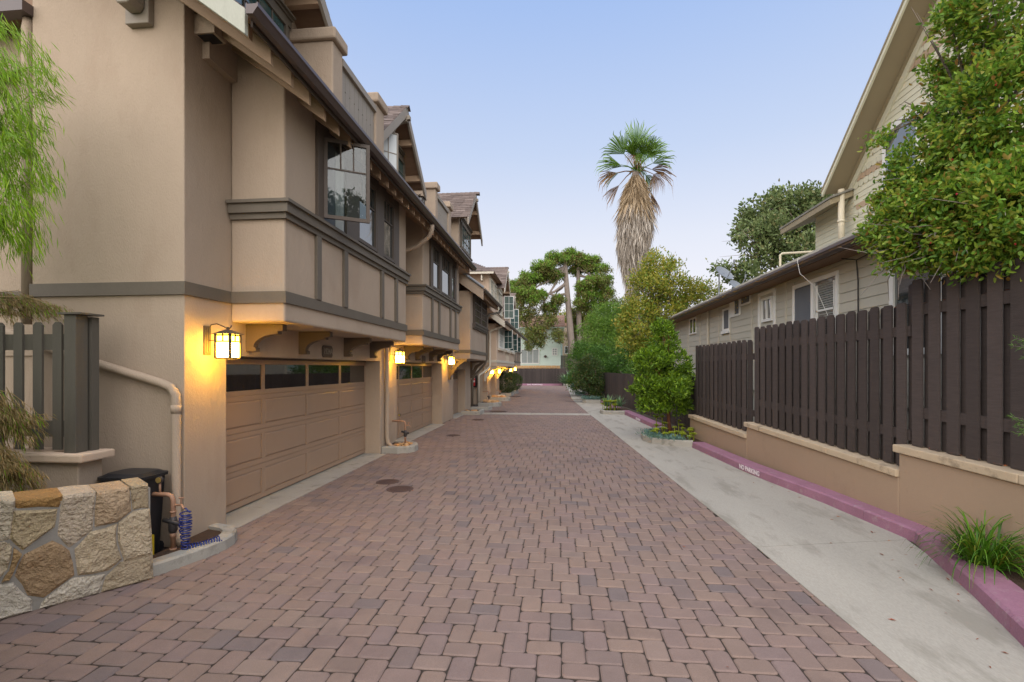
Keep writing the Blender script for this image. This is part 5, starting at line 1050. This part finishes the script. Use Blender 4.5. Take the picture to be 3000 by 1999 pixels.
tree('feathery_tree', 'soft bright green feathery tree between the cypresses and the yellowing tree', (3.4, 36, 0), (3.5, 36, 4.6), .14, .05, bl, 900, 20, .17, .22, .06, 'leaf_fern', seed=14, ntips=20, up=.05, droop=.25, lo=.4)
bl = [B_(1735, 1085, 28.2, .62, .6), B_(1715, 1120, 28, .62, .5), B_(1745, 1130, 28.3, .55, .5), B_(1725, 1060, 28.2, .42, .35), B_(1740, 1160, 28.1, .45, .25), B_(1700, 1090, 28.4, .45, .5)]
tree('hedge_shrub', 'dark tall shrub over the blue green ground cover by the low fence', (2.05, 28.1, .1), (2.1, 28.2, 1.9), .06, .03, bl, 620, 17, .09, .1, .05, 'leaf_dark', seed=15, cat='shrub', lo=.5)
bl = [B_(1695, 1060, 33.5, .8, .8), B_(1720, 1040, 33.5, .8, .7), B_(1690, 1110, 33, .6, .6), B_(1750, 1050, 32, .8, .8), B_(1700, 1020, 33.6, .5, .4), B_(1765, 1090, 30, .8, .7), B_(1680, 1130, 34, .4, .4)]
tree('hedge_shrub', 'lighter green bushy shrub behind the dark shrub, left of the low fence', (2.4, 33, .1), (2.4, 33, 2.4), .08, .03, bl, 800, 17, .12, .13, .055, 'leaf_dark2', seed=16, cat='shrub', lo=.5)
bl = [B_(1830, 1090, 30, 1.4, .9), B_(1900, 1090, 26.5, 1.3, .7), B_(1800, 1070, 33, 1.4, 1.0), B_(1860, 1050, 28.5, 1.0, .7)]
tree('hedge_shrub', 'dark leafy bush rising right above the low close boarded fence', (4.1, 28, 0), (4.1, 28, 2.2), .08, .03, bl, 650, 16, .15, .15, .07, 'leaf_dark2', seed=17, cat='shrub', lo=.45)
bl = [B_(2240, 620, 27, 1.4, 1.0), B_(2320, 600, 27, 1.6, 1.1), B_(2210, 700, 26, 1.2, .8), B_(2300, 690, 26, 1.6, .9), B_(2400, 620, 26, 1.5, 1.2), B_(2180, 650, 27, .8, .7), B_(2420, 560, 26, 1.0, .6), B_(2380, 720, 25, 1.5, .7), B_(2250, 760, 26, 1.2, .5), B_(2170, 800, 25, .9, .5), B_(2120, 790, 25, .5, .4)]
bl = fluff([(c, tuple(v * .8 for v in r_)) for c, r_ in bl], 5, .4, 6)
tree('oak_tree', 'dark green oak rising behind the roof of the beige house', (14.0, 27, 0), (13.5, 27, 9), .35, .12, bl, 900, 16, .15, .22, .12, 'leaf_oak', seed=18, ntips=24, lo=.3)
# tree standing behind the viewpoint: the open casement mirrors it
tree('street_tree', 'leafy tree behind the viewpoint, seen only as a reflection in the open casement', (11, -13.5, 0), (11, -13.5, 9), .3, .1, fluff([((10.2, -13.5, 10.6), (2.0, 2.0, 2.2)), ((13, -14, 11), (2.2, 2, 2)), ((11.5, -12.5, 8.5), (2.2, 2, 1.6))], 6, .35, 2), 500, 14, .25, .4, .2, 'leaf_oak', seed=90, lo=.4)
# clipped round bushes on the left
for x, y, rr_, lb in ((-3.75, 34.2, .72, 'nearer clipped round bush in its kerb bed beside the last garages'), (-3.65, 37.2, .78, 'farther clipped round bush close behind the nearer one')):
    tree('round_bush', lb, (x, y, .15), (x, y, .7), .04, .02, [((x, y, .9), (rr_, rr_, .68))], 420, 18, .05, .07, .03, 'leaf_dark', seed=int(y), cat='bush', group='clipped round bushes', ntips=5, lo=.85)
# strap leaved clump, agave, succulents
def tuft(name, label, cat, base, n, L, Wd, m, seed, arch=.9, upr=1.0, group=None, seg=6, spread=.06):
    r = random.Random(seed); mb = MB(); base = Vector(base)
    for k in range(n):
        a = r.uniform(0, 2 * math.pi); q = V(math.cos(a), math.sin(a), 0); sd = V(-q.y, q.x, 0); l = L * r.uniform(.6, 1.1); el = r.uniform(.35, 1.35) * upr; p = base + q * r.uniform(0, spread) + sd * r.uniform(-spread, spread); v = []; w_ = Wd * r.uniform(.7, 1.1)
        for s in range(seg + 1):
            t = s / seg; ww = w_ * (1 - t ** 2.2) * .5 + .0006; v += [p - sd * ww, p + sd * ww + UP * ww * .3]; ang = el - arch * 1.6 * t * t; p = p + (q * math.cos(ang) + UP * math.sin(ang)) * l / seg
        mb.add(v, [(2 * i, 2 * i + 1, 2 * i + 3, 2 * i + 2) for i in range(seg)])
    return build(mb, name, m, label=label, cat=cat, group=group, org=tuple(base))
tuft('strap_leaf_plant', 'green strap leaved clump arching over the magenta kerb', 'plant', (4.02, 5.02, .11), 280, .72, .016, 'strap', 2, 1.45, 1.05, spread=.1)
for i, (x, y, l) in enumerate(((.8, 53.4, 1.6), (1.7, 53.2, 1.5), (1.3, 54, 1.7))): tuft('agave', ['left grey green agave of the far clump', 'right grey green agave of the far clump', 'tall rear agave of the far clump'][i], 'agave', (x, y, .2), 70, l, .2, 'agave', 40 + i, .45, 1.1, 'agaves by the end fence', 4, .2)
def rosette(x, y, z, r, seed):
    rg_ = random.Random(seed); mb = MB()
    mb.tube([(x, y, .1), (x + rg_.uniform(-.03, .03), y, z)], .012, 5)
    for ring, (n, el, l) in enumerate(((9, .25, 1.), (8, .6, .85), (6, .95, .6), (4, 1.25, .4))):
        for k in range(n):
            a = 2 * math.pi * (k + .5 * (ring % 2)) / n + rg_.uniform(-.1, .1); q = V(math.cos(a), math.sin(a), 0); sd = V(-q.y, q.x, 0); d = q * math.cos(el) + UP * math.sin(el); L = r * l; c = V(x, y, z)
            mb.add([c, c + d * L * .6 + sd * L * .26, c + d * L + UP * .01, c + d * L * .6 - sd * L * .26], [(0, 1, 2, 3)])
    return mb
rp = random.Random(77); k = 0
def in_bed(b): return b
bed1 = [(2.55, 13.0), (2.75, 12.9), (2.95, 12.75), (3.15, 12.72), (3.3, 12.68), (3.42, 12.75), (2.95, 13.1), (3.2, 13.05), (3.42, 13.1), (2.6, 13.4), (2.85, 13.5), (3.1, 13.4), (3.35, 13.5), (2.7, 13.8), (2.95, 13.9), (3.4, 13.9), (2.8, 14.3), (3.0, 14.5), (3.45, 14.4), (2.5, 13.2), (3.05, 12.95), (3.5, 13.3)]
for x, y in bed1:
    build(rosette(x, y, rp.uniform(.2, .34) + (y - 12.7) * .13, rp.uniform(.085, .13), k), 'succulent', 'aeonium', label='yellow green rosette succulent in the bed round the small tree', cat='succulent', group='rosette succulents round the small tree'); k += 1
for j in range(20):
    x, y = rp.uniform(1.95, 2.75), rp.uniform(21.05, 22.3); build(rosette(x, y, rp.uniform(.25, .55), rp.uniform(.12, .18), k), 'succulent', 'aeonium', label='yellow rosette succulent heaped in the bed before the low fence', cat='succulent', group='rosette succulents before the low fence'); k += 1
for i, (x, y) in enumerate(((2.1, 21.6), (2.6, 21.5))): tuft('agave', ['left spiky green plant above the yellow succulents', 'right spiky green plant above the yellow succulents'][i], 'agave', (x, y, .3), 40, .6, .05, 'agave', 60 + i, .3, 1.3, 'spiky plants among the yellow succulents', 4, .08)
def cover(name, label, pts, m, seed, L=.1, n=900, h=.1, z=.13):
    rg_ = np.random.default_rng(seed); pts = np.array(pts); i = rg_.integers(0, len(pts), n); P = np.stack([pts[i, 0] + rg_.normal(size=n) * .11, pts[i, 1] + rg_.normal(size=n) * .11, z + rg_.uniform(0, h, n)], 1); D = rg_.normal(size=(n, 3)) * .5; D[:, 2] += .9
    build(leaf_geo(P, D, rg_.uniform(.6, 1.2, n) * L, L * .2, .2, False, rg_), name, m, label=label, cat='ground cover', kind='stuff')
cover('chalk_sticks', 'blue green fleshy ground cover along the bed of the small tree', [(2.42, 13.3), (2.45, 13.6), (2.5, 13.1), (2.6, 12.97), (2.75, 12.83), (2.9, 12.76), (3.05, 12.72), (2.55, 14.0)], 'blue_chalk', 3)
cover('chalk_sticks', 'low blue green ground cover under the dark shrub', [(1.5, 27.5), (1.7, 27.5), (1.9, 27.5), (2.1, 27.5), (1.45, 27.9), (1.5, 28.4)], 'blue_chalk', 4, .12, 900, .16, .18)
cover('chalk_sticks', 'far low green ground cover past the pavement step', [(1.3, 33.5), (1.5, 33.8), (1.7, 34), (1.4, 34.3)], 'blue_chalk', 5, .14, 600, .16, .1)
build(MB().box(1.35, 1.75, 43.2, 43.3, .05, .5).box(1.7, 1.78, 43.3, 44.6, .05, .5), 'planter_box', 'tan_wood', label='brown timber box edge behind the far shrubs', cat='planter box')
build(MB().prism(rr(1.35, 46.2, .3, .25, .1, .05), rr(1.3, 46.2, .16, .14, .06, .5)), 'blue_sack', 'blue', bevel=.04, label='small blue bundle on the far pavement by the shrubs', cat='sack')
# weeping bamboo at the left edge
rg = np.random.default_rng(9); pr_ = random.Random(9)
WB = thing('weeping_bamboo', (-5.6, 4.15, 0), 'feathery bright green weeping bamboo hanging in from the left edge, plus unseen shoots added to shade the wall', 'bamboo'); mb = MB(); PP = []; DD = []
for k in range(40):
    tip = at(pr_.uniform(-60, 160), pr_.uniform(150, 790), 4.0 + pr_.uniform(-.25, .15)); a = V(-5.9 + pr_.uniform(-.3, .2), 4.1, pr_.uniform(2.6, 5.6)); m_ = a.lerp(tip, .55) + UP * pr_.uniform(.15, .5)
    path = [a, a.lerp(m_, .5) + UP * .1, m_, m_.lerp(tip, .6) + UP * .08, tip]; mb.tube(path, [.008, .007, .005, .003, .001], 5)
    for q in range(200):
        t = pr_.uniform(.3, 1) * 3.999; i = int(t); p = path[i].lerp(path[i + 1], t - i); PP.append(p + Vector((pr_.gauss(0, .05), pr_.gauss(0, .05), pr_.gauss(0, .05)))); dd = (path[i + 1] - path[i]).normalized(); DD.append(dd * .7 + Vector((pr_.gauss(.15, .25), pr_.gauss(0, .25), -.75 + pr_.gauss(0, .2))))
for k in range(110):  # unseen shoots added past the left edge to shade the lower end wall
    a = V(pr_.uniform(-8.2, -5.0), pr_.uniform(.6, 3.0), pr_.uniform(.6, 4.6)); tip = a + V(pr_.uniform(-.7, .35), pr_.uniform(-.6, .15), pr_.uniform(-.6, .3)); path = [a, a.lerp(tip, .3) + UP * .2, a.lerp(tip, .6) + UP * .25, a.lerp(tip, .85) + UP * .1, tip]; mb.tube(path, [.008, .007, .005, .003, .001], 5)
    for q in range(170):
        t = pr_.uniform(.0, 1) * 3.999; i = int(t); p = path[i].lerp(path[i + 1], t - i); PP.append(p + Vector((pr_.gauss(0, .16), pr_.gauss(0, .16), pr_.gauss(0, .2)))); DD.append(Vector((pr_.gauss(.1, .3), pr_.gauss(0, .3), -.8)))
for k in range(150):  # denser unseen mass, added to block light from the lower-left wall
    y = pr_.uniform(.7, 2.7); a = V(-1.45 * y - .55 - abs(pr_.gauss(0, .9)), y, pr_.uniform(.3, 2.7)); tip = a + V(pr_.uniform(-.4, .05), pr_.uniform(-.5, .05), pr_.uniform(-.5, .2)); path = [a, a.lerp(tip, .3) + UP * .1, a.lerp(tip, .6) + UP * .12, a.lerp(tip, .85) + UP * .05, tip]; mb.tube(path, [.008, .007, .005, .003, .001], 5)
    for q in range(110):
        t = pr_.uniform(.0, 1) * 3.999; i = int(t); p = path[i].lerp(path[i + 1], t - i); PP.append(p + Vector((-abs(pr_.gauss(0, .16)), pr_.gauss(0, .14), pr_.gauss(0, .2)))); DD.append(Vector((pr_.gauss(0, .3), pr_.gauss(0, .3), -.8)))
for k in range(7): a = V(-5.9 + pr_.uniform(-.3, .2), 4.1 + pr_.uniform(-.1, .1), 0); mb.tube([a, a + V(.05, 0, 2.8), a + V(.1, 0, 5.4)], [.012, .01, .005], 5)
build(mb, 'culm', 'bamboo', WB, kind='stuff'); n = len(PP); build(leaf_geo(np.array([list(p) for p in PP]), np.array([list(p) for p in DD]), rg.uniform(.7, 1.2, n) * .15, np.where(np.array([q.y for q in PP]) < 3.4, .045, .0085), .1, False, rg), 'foliage', 'bamboo', WB)  # broad leaves thicken the added unseen shoots
def dry(name, label, bounds, n, seed, yv, drop=.9, green=0.):
    t = thing(name, tuple(at((bounds[0] + bounds[2]) / 2, bounds[3], yv)), label, 'bamboo'); r = random.Random(seed); rg_ = np.random.default_rng(seed); mb = MB(); PP = []; DD = []; GP = []; GD = []
    for k in range(n):
        x1 = r.uniform(bounds[0], bounds[2]); tip = at(x1, r.uniform(bounds[1] + .5 * (bounds[3] - bounds[1]), bounds[3]), yv + r.uniform(-.1, .1)); a = at(min(x1 - 40, r.uniform(-90, 20)), r.uniform(bounds[1], bounds[3] - 20), yv); m_ = a.lerp(tip, .5) + UP * r.uniform(.03, .12); path = [a, m_, tip]
        mb.tube(path, [.004, .003, .001], 4)
        for q in range(46):
            t_ = r.uniform(.1, 1) * 1.999; i = int(t_); p = path[i].lerp(path[i + 1], t_ - i); d = (path[i + 1] - path[i]).normalized() * .7 + Vector((r.gauss(.05, .2), r.gauss(0, .2), -drop + r.gauss(0, .2)))
            (GP if r.random() < green else PP).append(p + Vector((r.gauss(0, .015), r.gauss(0, .015), r.gauss(0, .015)))); (GD if len(GP) > len(GD) else DD).append(d)
    build(mb, 'stem', 'bamboo_dry', t); A_ = lambda L: np.array([list(p) for p in L])
    build(leaf_geo(A_(PP), A_(DD), rg_.uniform(.6, 1.2, len(PP)) * .085, .007, .1, False, rg_), 'dry_foliage', 'bamboo_dry', t)
    if GP: build(leaf_geo(A_(GP), A_(GD), rg_.uniform(.6, 1.2, len(GP)) * .11, .007, .1, False, rg_), 'green_foliage', 'bamboo', t)
dry('dry_bamboo', 'straw coloured drooping bamboo spray above the olive picket fence', (0, 850, 215, 945), 46, 3, 4.6, .8, .15)
dry('dry_bamboo', 'straw coloured bamboo spray hanging before the olive pickets', (0, 1110, 150, 1310), 60, 4, 4.2, .9, .12)
dry('dry_bamboo', 'straw coloured bamboo spray lying on top of the stone wall', (-20, 1290, 135, 1450), 50, 5, 4.05, 1.0, .05)
# right edge sprigs of a shrub
for px_, py_, lb, sd in ((2992, 1010, 'fine green sprig poking out before the near fence', 1), (2985, 1235, 'fine green sprig hanging over the wall cap at the right edge', 2)):
    rg_ = np.random.default_rng(sd); p = at(px_, py_, 4.7); base = at(3120, py_ + 40, 4.75); t = thing('shrub_sprig', tuple(base), lb, 'shrub'); mb = MB(); PP = []; DD = []; r = random.Random(sd)
    for k in range(6):
        tip = p + Vector((r.uniform(-.04, .05), r.uniform(-.05, .05), r.uniform(-.12, .12))); mb.tube([base, base.lerp(tip, .5) + UP * .03, tip], [.006, .004, .001], 4)
        for q in range(70): t_ = r.uniform(.15, 1); PP.append(list(base.lerp(tip, t_) + Vector((r.gauss(0, .008),) * 3))); DD.append([r.gauss(-.4, .5), r.gauss(0, .5), r.gauss(.2, .5)])
    mb.tube([(base.x + .1, base.y - .3, .1), (base.x + .06, base.y - .15, base.z * .55), base], [.014, .01, .006], 5)
    build(mb, 'stem', 'twig', t); build(leaf_geo(np.array(PP), np.array(DD), .045, .006, .1, False, rg_), 'foliage', 'leaf_dark2', t)

# ================================================================== far: mint house, hill, more
MY = 62.; mx = lambda px_: at(px_, 1000, MY).x; mz = lambda py_: at(1580, py_, MY).z
MH = thing('house', (mx(1580), MY, 0), 'two storey mint green lap sided house beyond the end fence', 'house')
x0, x1 = mx(1440), mx(1641)
build(MB().box(x0, x1, MY + .02, MY + 8, 0, mz(960)), 'wall', 'mint', MH)
z = mz(1070)
while z < mz(962):
    build(MB().prism([(x0, MY - .03, z), (x1, MY - .03, z), (x1, MY + .03, z), (x0, MY + .03, z)], [(x0, MY, z + .19), (x1, MY, z + .19), (x1, MY + .03, z + .19), (x0, MY + .03, z + .19)]), 'siding_board', 'mint', MH); z += .195
build(MB().box(x0, x1 + .05, MY - .08, MY + .02, mz(1017), mz(1014)).box(x1, x1 + .08, MY - .06, MY + .2, mz(1070), mz(961)), 'trim_board', 'mint', MH)
sb = MB(); rp = random.Random(5)
for r_ in range(4):
    xx = x0
    while xx < x1: w2 = rp.uniform(.3, .9); sb.box(xx, min(x1, xx + w2 - .04), MY - .1 - rp.uniform(0, .03), MY + .02, mz(1071) - .22 * (r_ + 1), mz(1071) - .22 * r_ - .03); xx += w2
build(sb, 'stone_base', 'rock', MH, kind='stuff')
ez = mz(960); build(MB().xprism([(MY - .7, ez), (MY + 4, ez + 2.0), (MY + 8.7, ez), (MY + 8.7, ez - .12), (MY + 4, ez + 1.88), (MY - .7, ez - .12)], x0 - 1, x1 + .6), 'roof_deck', 'mint', MH)
shingles(MH, (x0 - 1, MY - .75, ez + .01), (1, 0, 0), (0, 4.7, 2.0), x1 - x0 + 1.6, 5.0, .25, .6, 'shingle_tan')
def fwin(a, b, c, d, cols, rows, m='glass', fw=.09): window(MH, (V(mx(a), MY - .03, 0), V(1, 0, 0), V(0, -1, 0)), mx(b) - mx(a), mz(c) - mz(d), cols, rows, 0, 'white', m, fw, .07, .05, z0=mz(d))
fwin(1526, 1580, 1023, 1066, 3, 1, 'pane_grey', .1); fwin(1583, 1606, 964, 996, 2, 1, 'pane_grey'); fwin(1617, 1633, 1020, 1042, 2, 3, 'pane_grey')
build(MB().tube([(mx(1598), MY - .25, mz(1045)), (mx(1598), MY - .02, mz(1045))], .18, 10), 'vent', 'trim_dark', MH)
FH = thing('house', (mx(1655) + 1, 70, 0), 'sliver of a tan house with a grey fence right of the mint house', 'house')
build(MB().box(mx(1650), mx(1650) + 5, 70, 76, 0, 8), 'wall', 'stucco', FH); build(MB().box(mx(1650) - .3, mx(1650) + 5.3, 69.7, 76.3, 8, 8.4), 'roof', 'shingle_tan', FH)
window(FH, (V(mx(1656), 69.97, 0), V(1, 0, 0), V(0, -1, 0)), .9, 1.1, 2, 2, 0, 'white', 'glass', z0=4.0)
for i in range(9): build(MB().box(mx(1643) + i * .2, mx(1643) + i * .2 + .18, 64, 64.04, 0, 3.6), 'fence_board', 'picket_grey', FH)
# more trees beyond, wooded hill
tree('far_tree', 'pale yellow green tree behind the cypresses', at(1700, 1110, 74), at(1690, 950, 74), .3, .1, [B_(1690, 940, 74, 2.2, 1.8), B_(1640, 945, 74, 1.3, 1.3), B_(1720, 990, 74, 2., 1.8), B_(1760, 960, 74, 2.0, 1.5)], 420, 14, .3, .36, .18, 'leaf_yellow', seed=71, group='trees far beyond the fence', lo=.4)
tree('far_tree', 'dark green far tree right of the cypresses', at(1800, 1110, 80), at(1800, 940, 80), .3, .1, [B_(1800, 905, 80, 2.2, 1.5), B_(1760, 930, 80, 2.2, 1.4), B_(1840, 920, 80, 2.0, 1.5), B_(1790, 970, 80, 3., 2.)], 420, 14, .3, .4, .2, 'leaf_oak', seed=72, group='trees far beyond the fence', lo=.4)
hv = []; hf = []; NXg, NYg = 90, 14
for j in range(NYg):
    for i in range(NXg):
        x = -260 + 640 * i / (NXg - 1); y = 330 + 260 * j / (NYg - 1); e = math.exp(-((x - 10) / 130) ** 2) + .5 * math.exp(-((x - 190) / 90) ** 2); h = 62 * e * math.sin(min(1, j / (NYg - 1)) * math.pi / 2)
        hv.append((x, y, -1 + h + (noise.noise(Vector((x * .08, y * .08, 0))) * 4 + noise.noise(Vector((x * .3, y * .3, 3))) * 2) * min(1, j / 3)))
for j in range(NYg - 1):
    for i in range(NXg - 1): hf.append((j * NXg + i, j * NXg + i + 1, (j + 1) * NXg + i + 1, (j + 1) * NXg + i))
build((np.array(hv), hf), 'hill', 'hill', kind='structure', smooth=True)

# ================================================================== small things: rocks and fallen leaves
rp = random.Random(15)
def rock_mesh(seed):
    r = random.Random(seed); mb = MB(); v = []
    for i in range(4):
        for k in range(7): a = 2 * math.pi * k / 7; rr2 = (.7, 1.0, .85, .35)[i] * r.uniform(.8, 1.15); v.append((rr2 * math.cos(a), rr2 * math.sin(a) * .8, (-.3, .1, .45, .65)[i] + r.uniform(-.06, .06)))
    return mb.add(v, [(i * 7 + k, i * 7 + (k + 1) % 7, (i + 1) * 7 + (k + 1) % 7, (i + 1) * 7 + k) for i in range(3) for k in range(7)] + [tuple(range(21, 28))])
def rocks(cx, cy, rx, ry, z, n, s, lab, grp):
    for k in range(n):
        a = rp.uniform(0, 6.28); d = math.sqrt(rp.random()); x, y = cx + rx * d * math.cos(a), cy + ry * d * math.sin(a); q = s * rp.uniform(.7, 1.3); rm = rock_mesh(rp.randrange(999)); rm.v = [(x + u * q, y + v_ * q, z + w_ * q) for u, v_, w_ in rm.v]
        build(rm, 'rock', 'rock', label=lab, cat='rock', group=grp)
rocks(-3.72, 11.42, .22, .3, .13, 16, .055, 'small tan rock in the bed between the two nearest garage doors', 'rocks by the second garage')
rocks(-3.6, 25.1, .4, .5, .2, 22, .12, 'tan rock in the rounded bed under the lanterns of the cream trimmed house', 'rocks under the far lanterns')
rocks(-3.6, 29.2, .4, .4, .22, 18, .13, 'tan rock in the far bed before the round bushes', 'rocks in the far bed')
rocks(-3.75, 20.6, .25, .25, .13, 7, .08, 'small pale rock in the square ended bed below the third garage', 'rocks below the third garage')
def litter(x, y, z, s, lab, grp):
    a = rp.uniform(0, 6.28); q = V(math.cos(a), math.sin(a), 0) * s; p = V(-q.y, q.x, 0) * .35; c = V(x, y, z)
    build(MB().add([c - q, c + p + UP * .006, c + q + UP * rp.uniform(0, .012), c - p + UP * .006], [(0, 1, 2, 3)]), 'fallen_leaf', 'leaf_red', label=lab, cat='fallen leaf', group=grp)
for k in range(34): y = rp.uniform(3.2, 9); litter(kerb_x(y) - abs(rp.gauss(0, .35)) - .05, y, .008, rp.uniform(.012, .03), 'dry red brown leaf lying on the concrete margin', 'fallen leaves on the concrete')
for k in range(40): y = rp.uniform(2.9, 4.9); litter(kerb_x(y) + rp.uniform(.35, .75), y, .122, rp.uniform(.02, .035), 'red brown leaf on the mulch behind the magenta kerb', 'fallen leaves on the mulch')
for k in range(24): y = rp.uniform(4.9, 7.4); litter(WALL(y, .15), y + rp.uniform(-.03, .03), 2.78, rp.uniform(.02, .03), 'red leaf caught on the top rail of the near dark fence', 'leaves caught on the fence rail')
for k in range(22): litter(rp.uniform(-3.6, 2), rp.uniform(3.3, 12), .004, rp.uniform(.012, .022), 'small dry leaf on the brick paving', 'fallen leaves on the paving')
for k in range(10): y = rp.uniform(5.2, 6.4); litter(WALL(y, .05), y, .93 + (y - 2) / 4.49 * .135, rp.uniform(.012, .022), 'red leaf on the cast stone cap of the near wall', 'leaves on the wall cap')
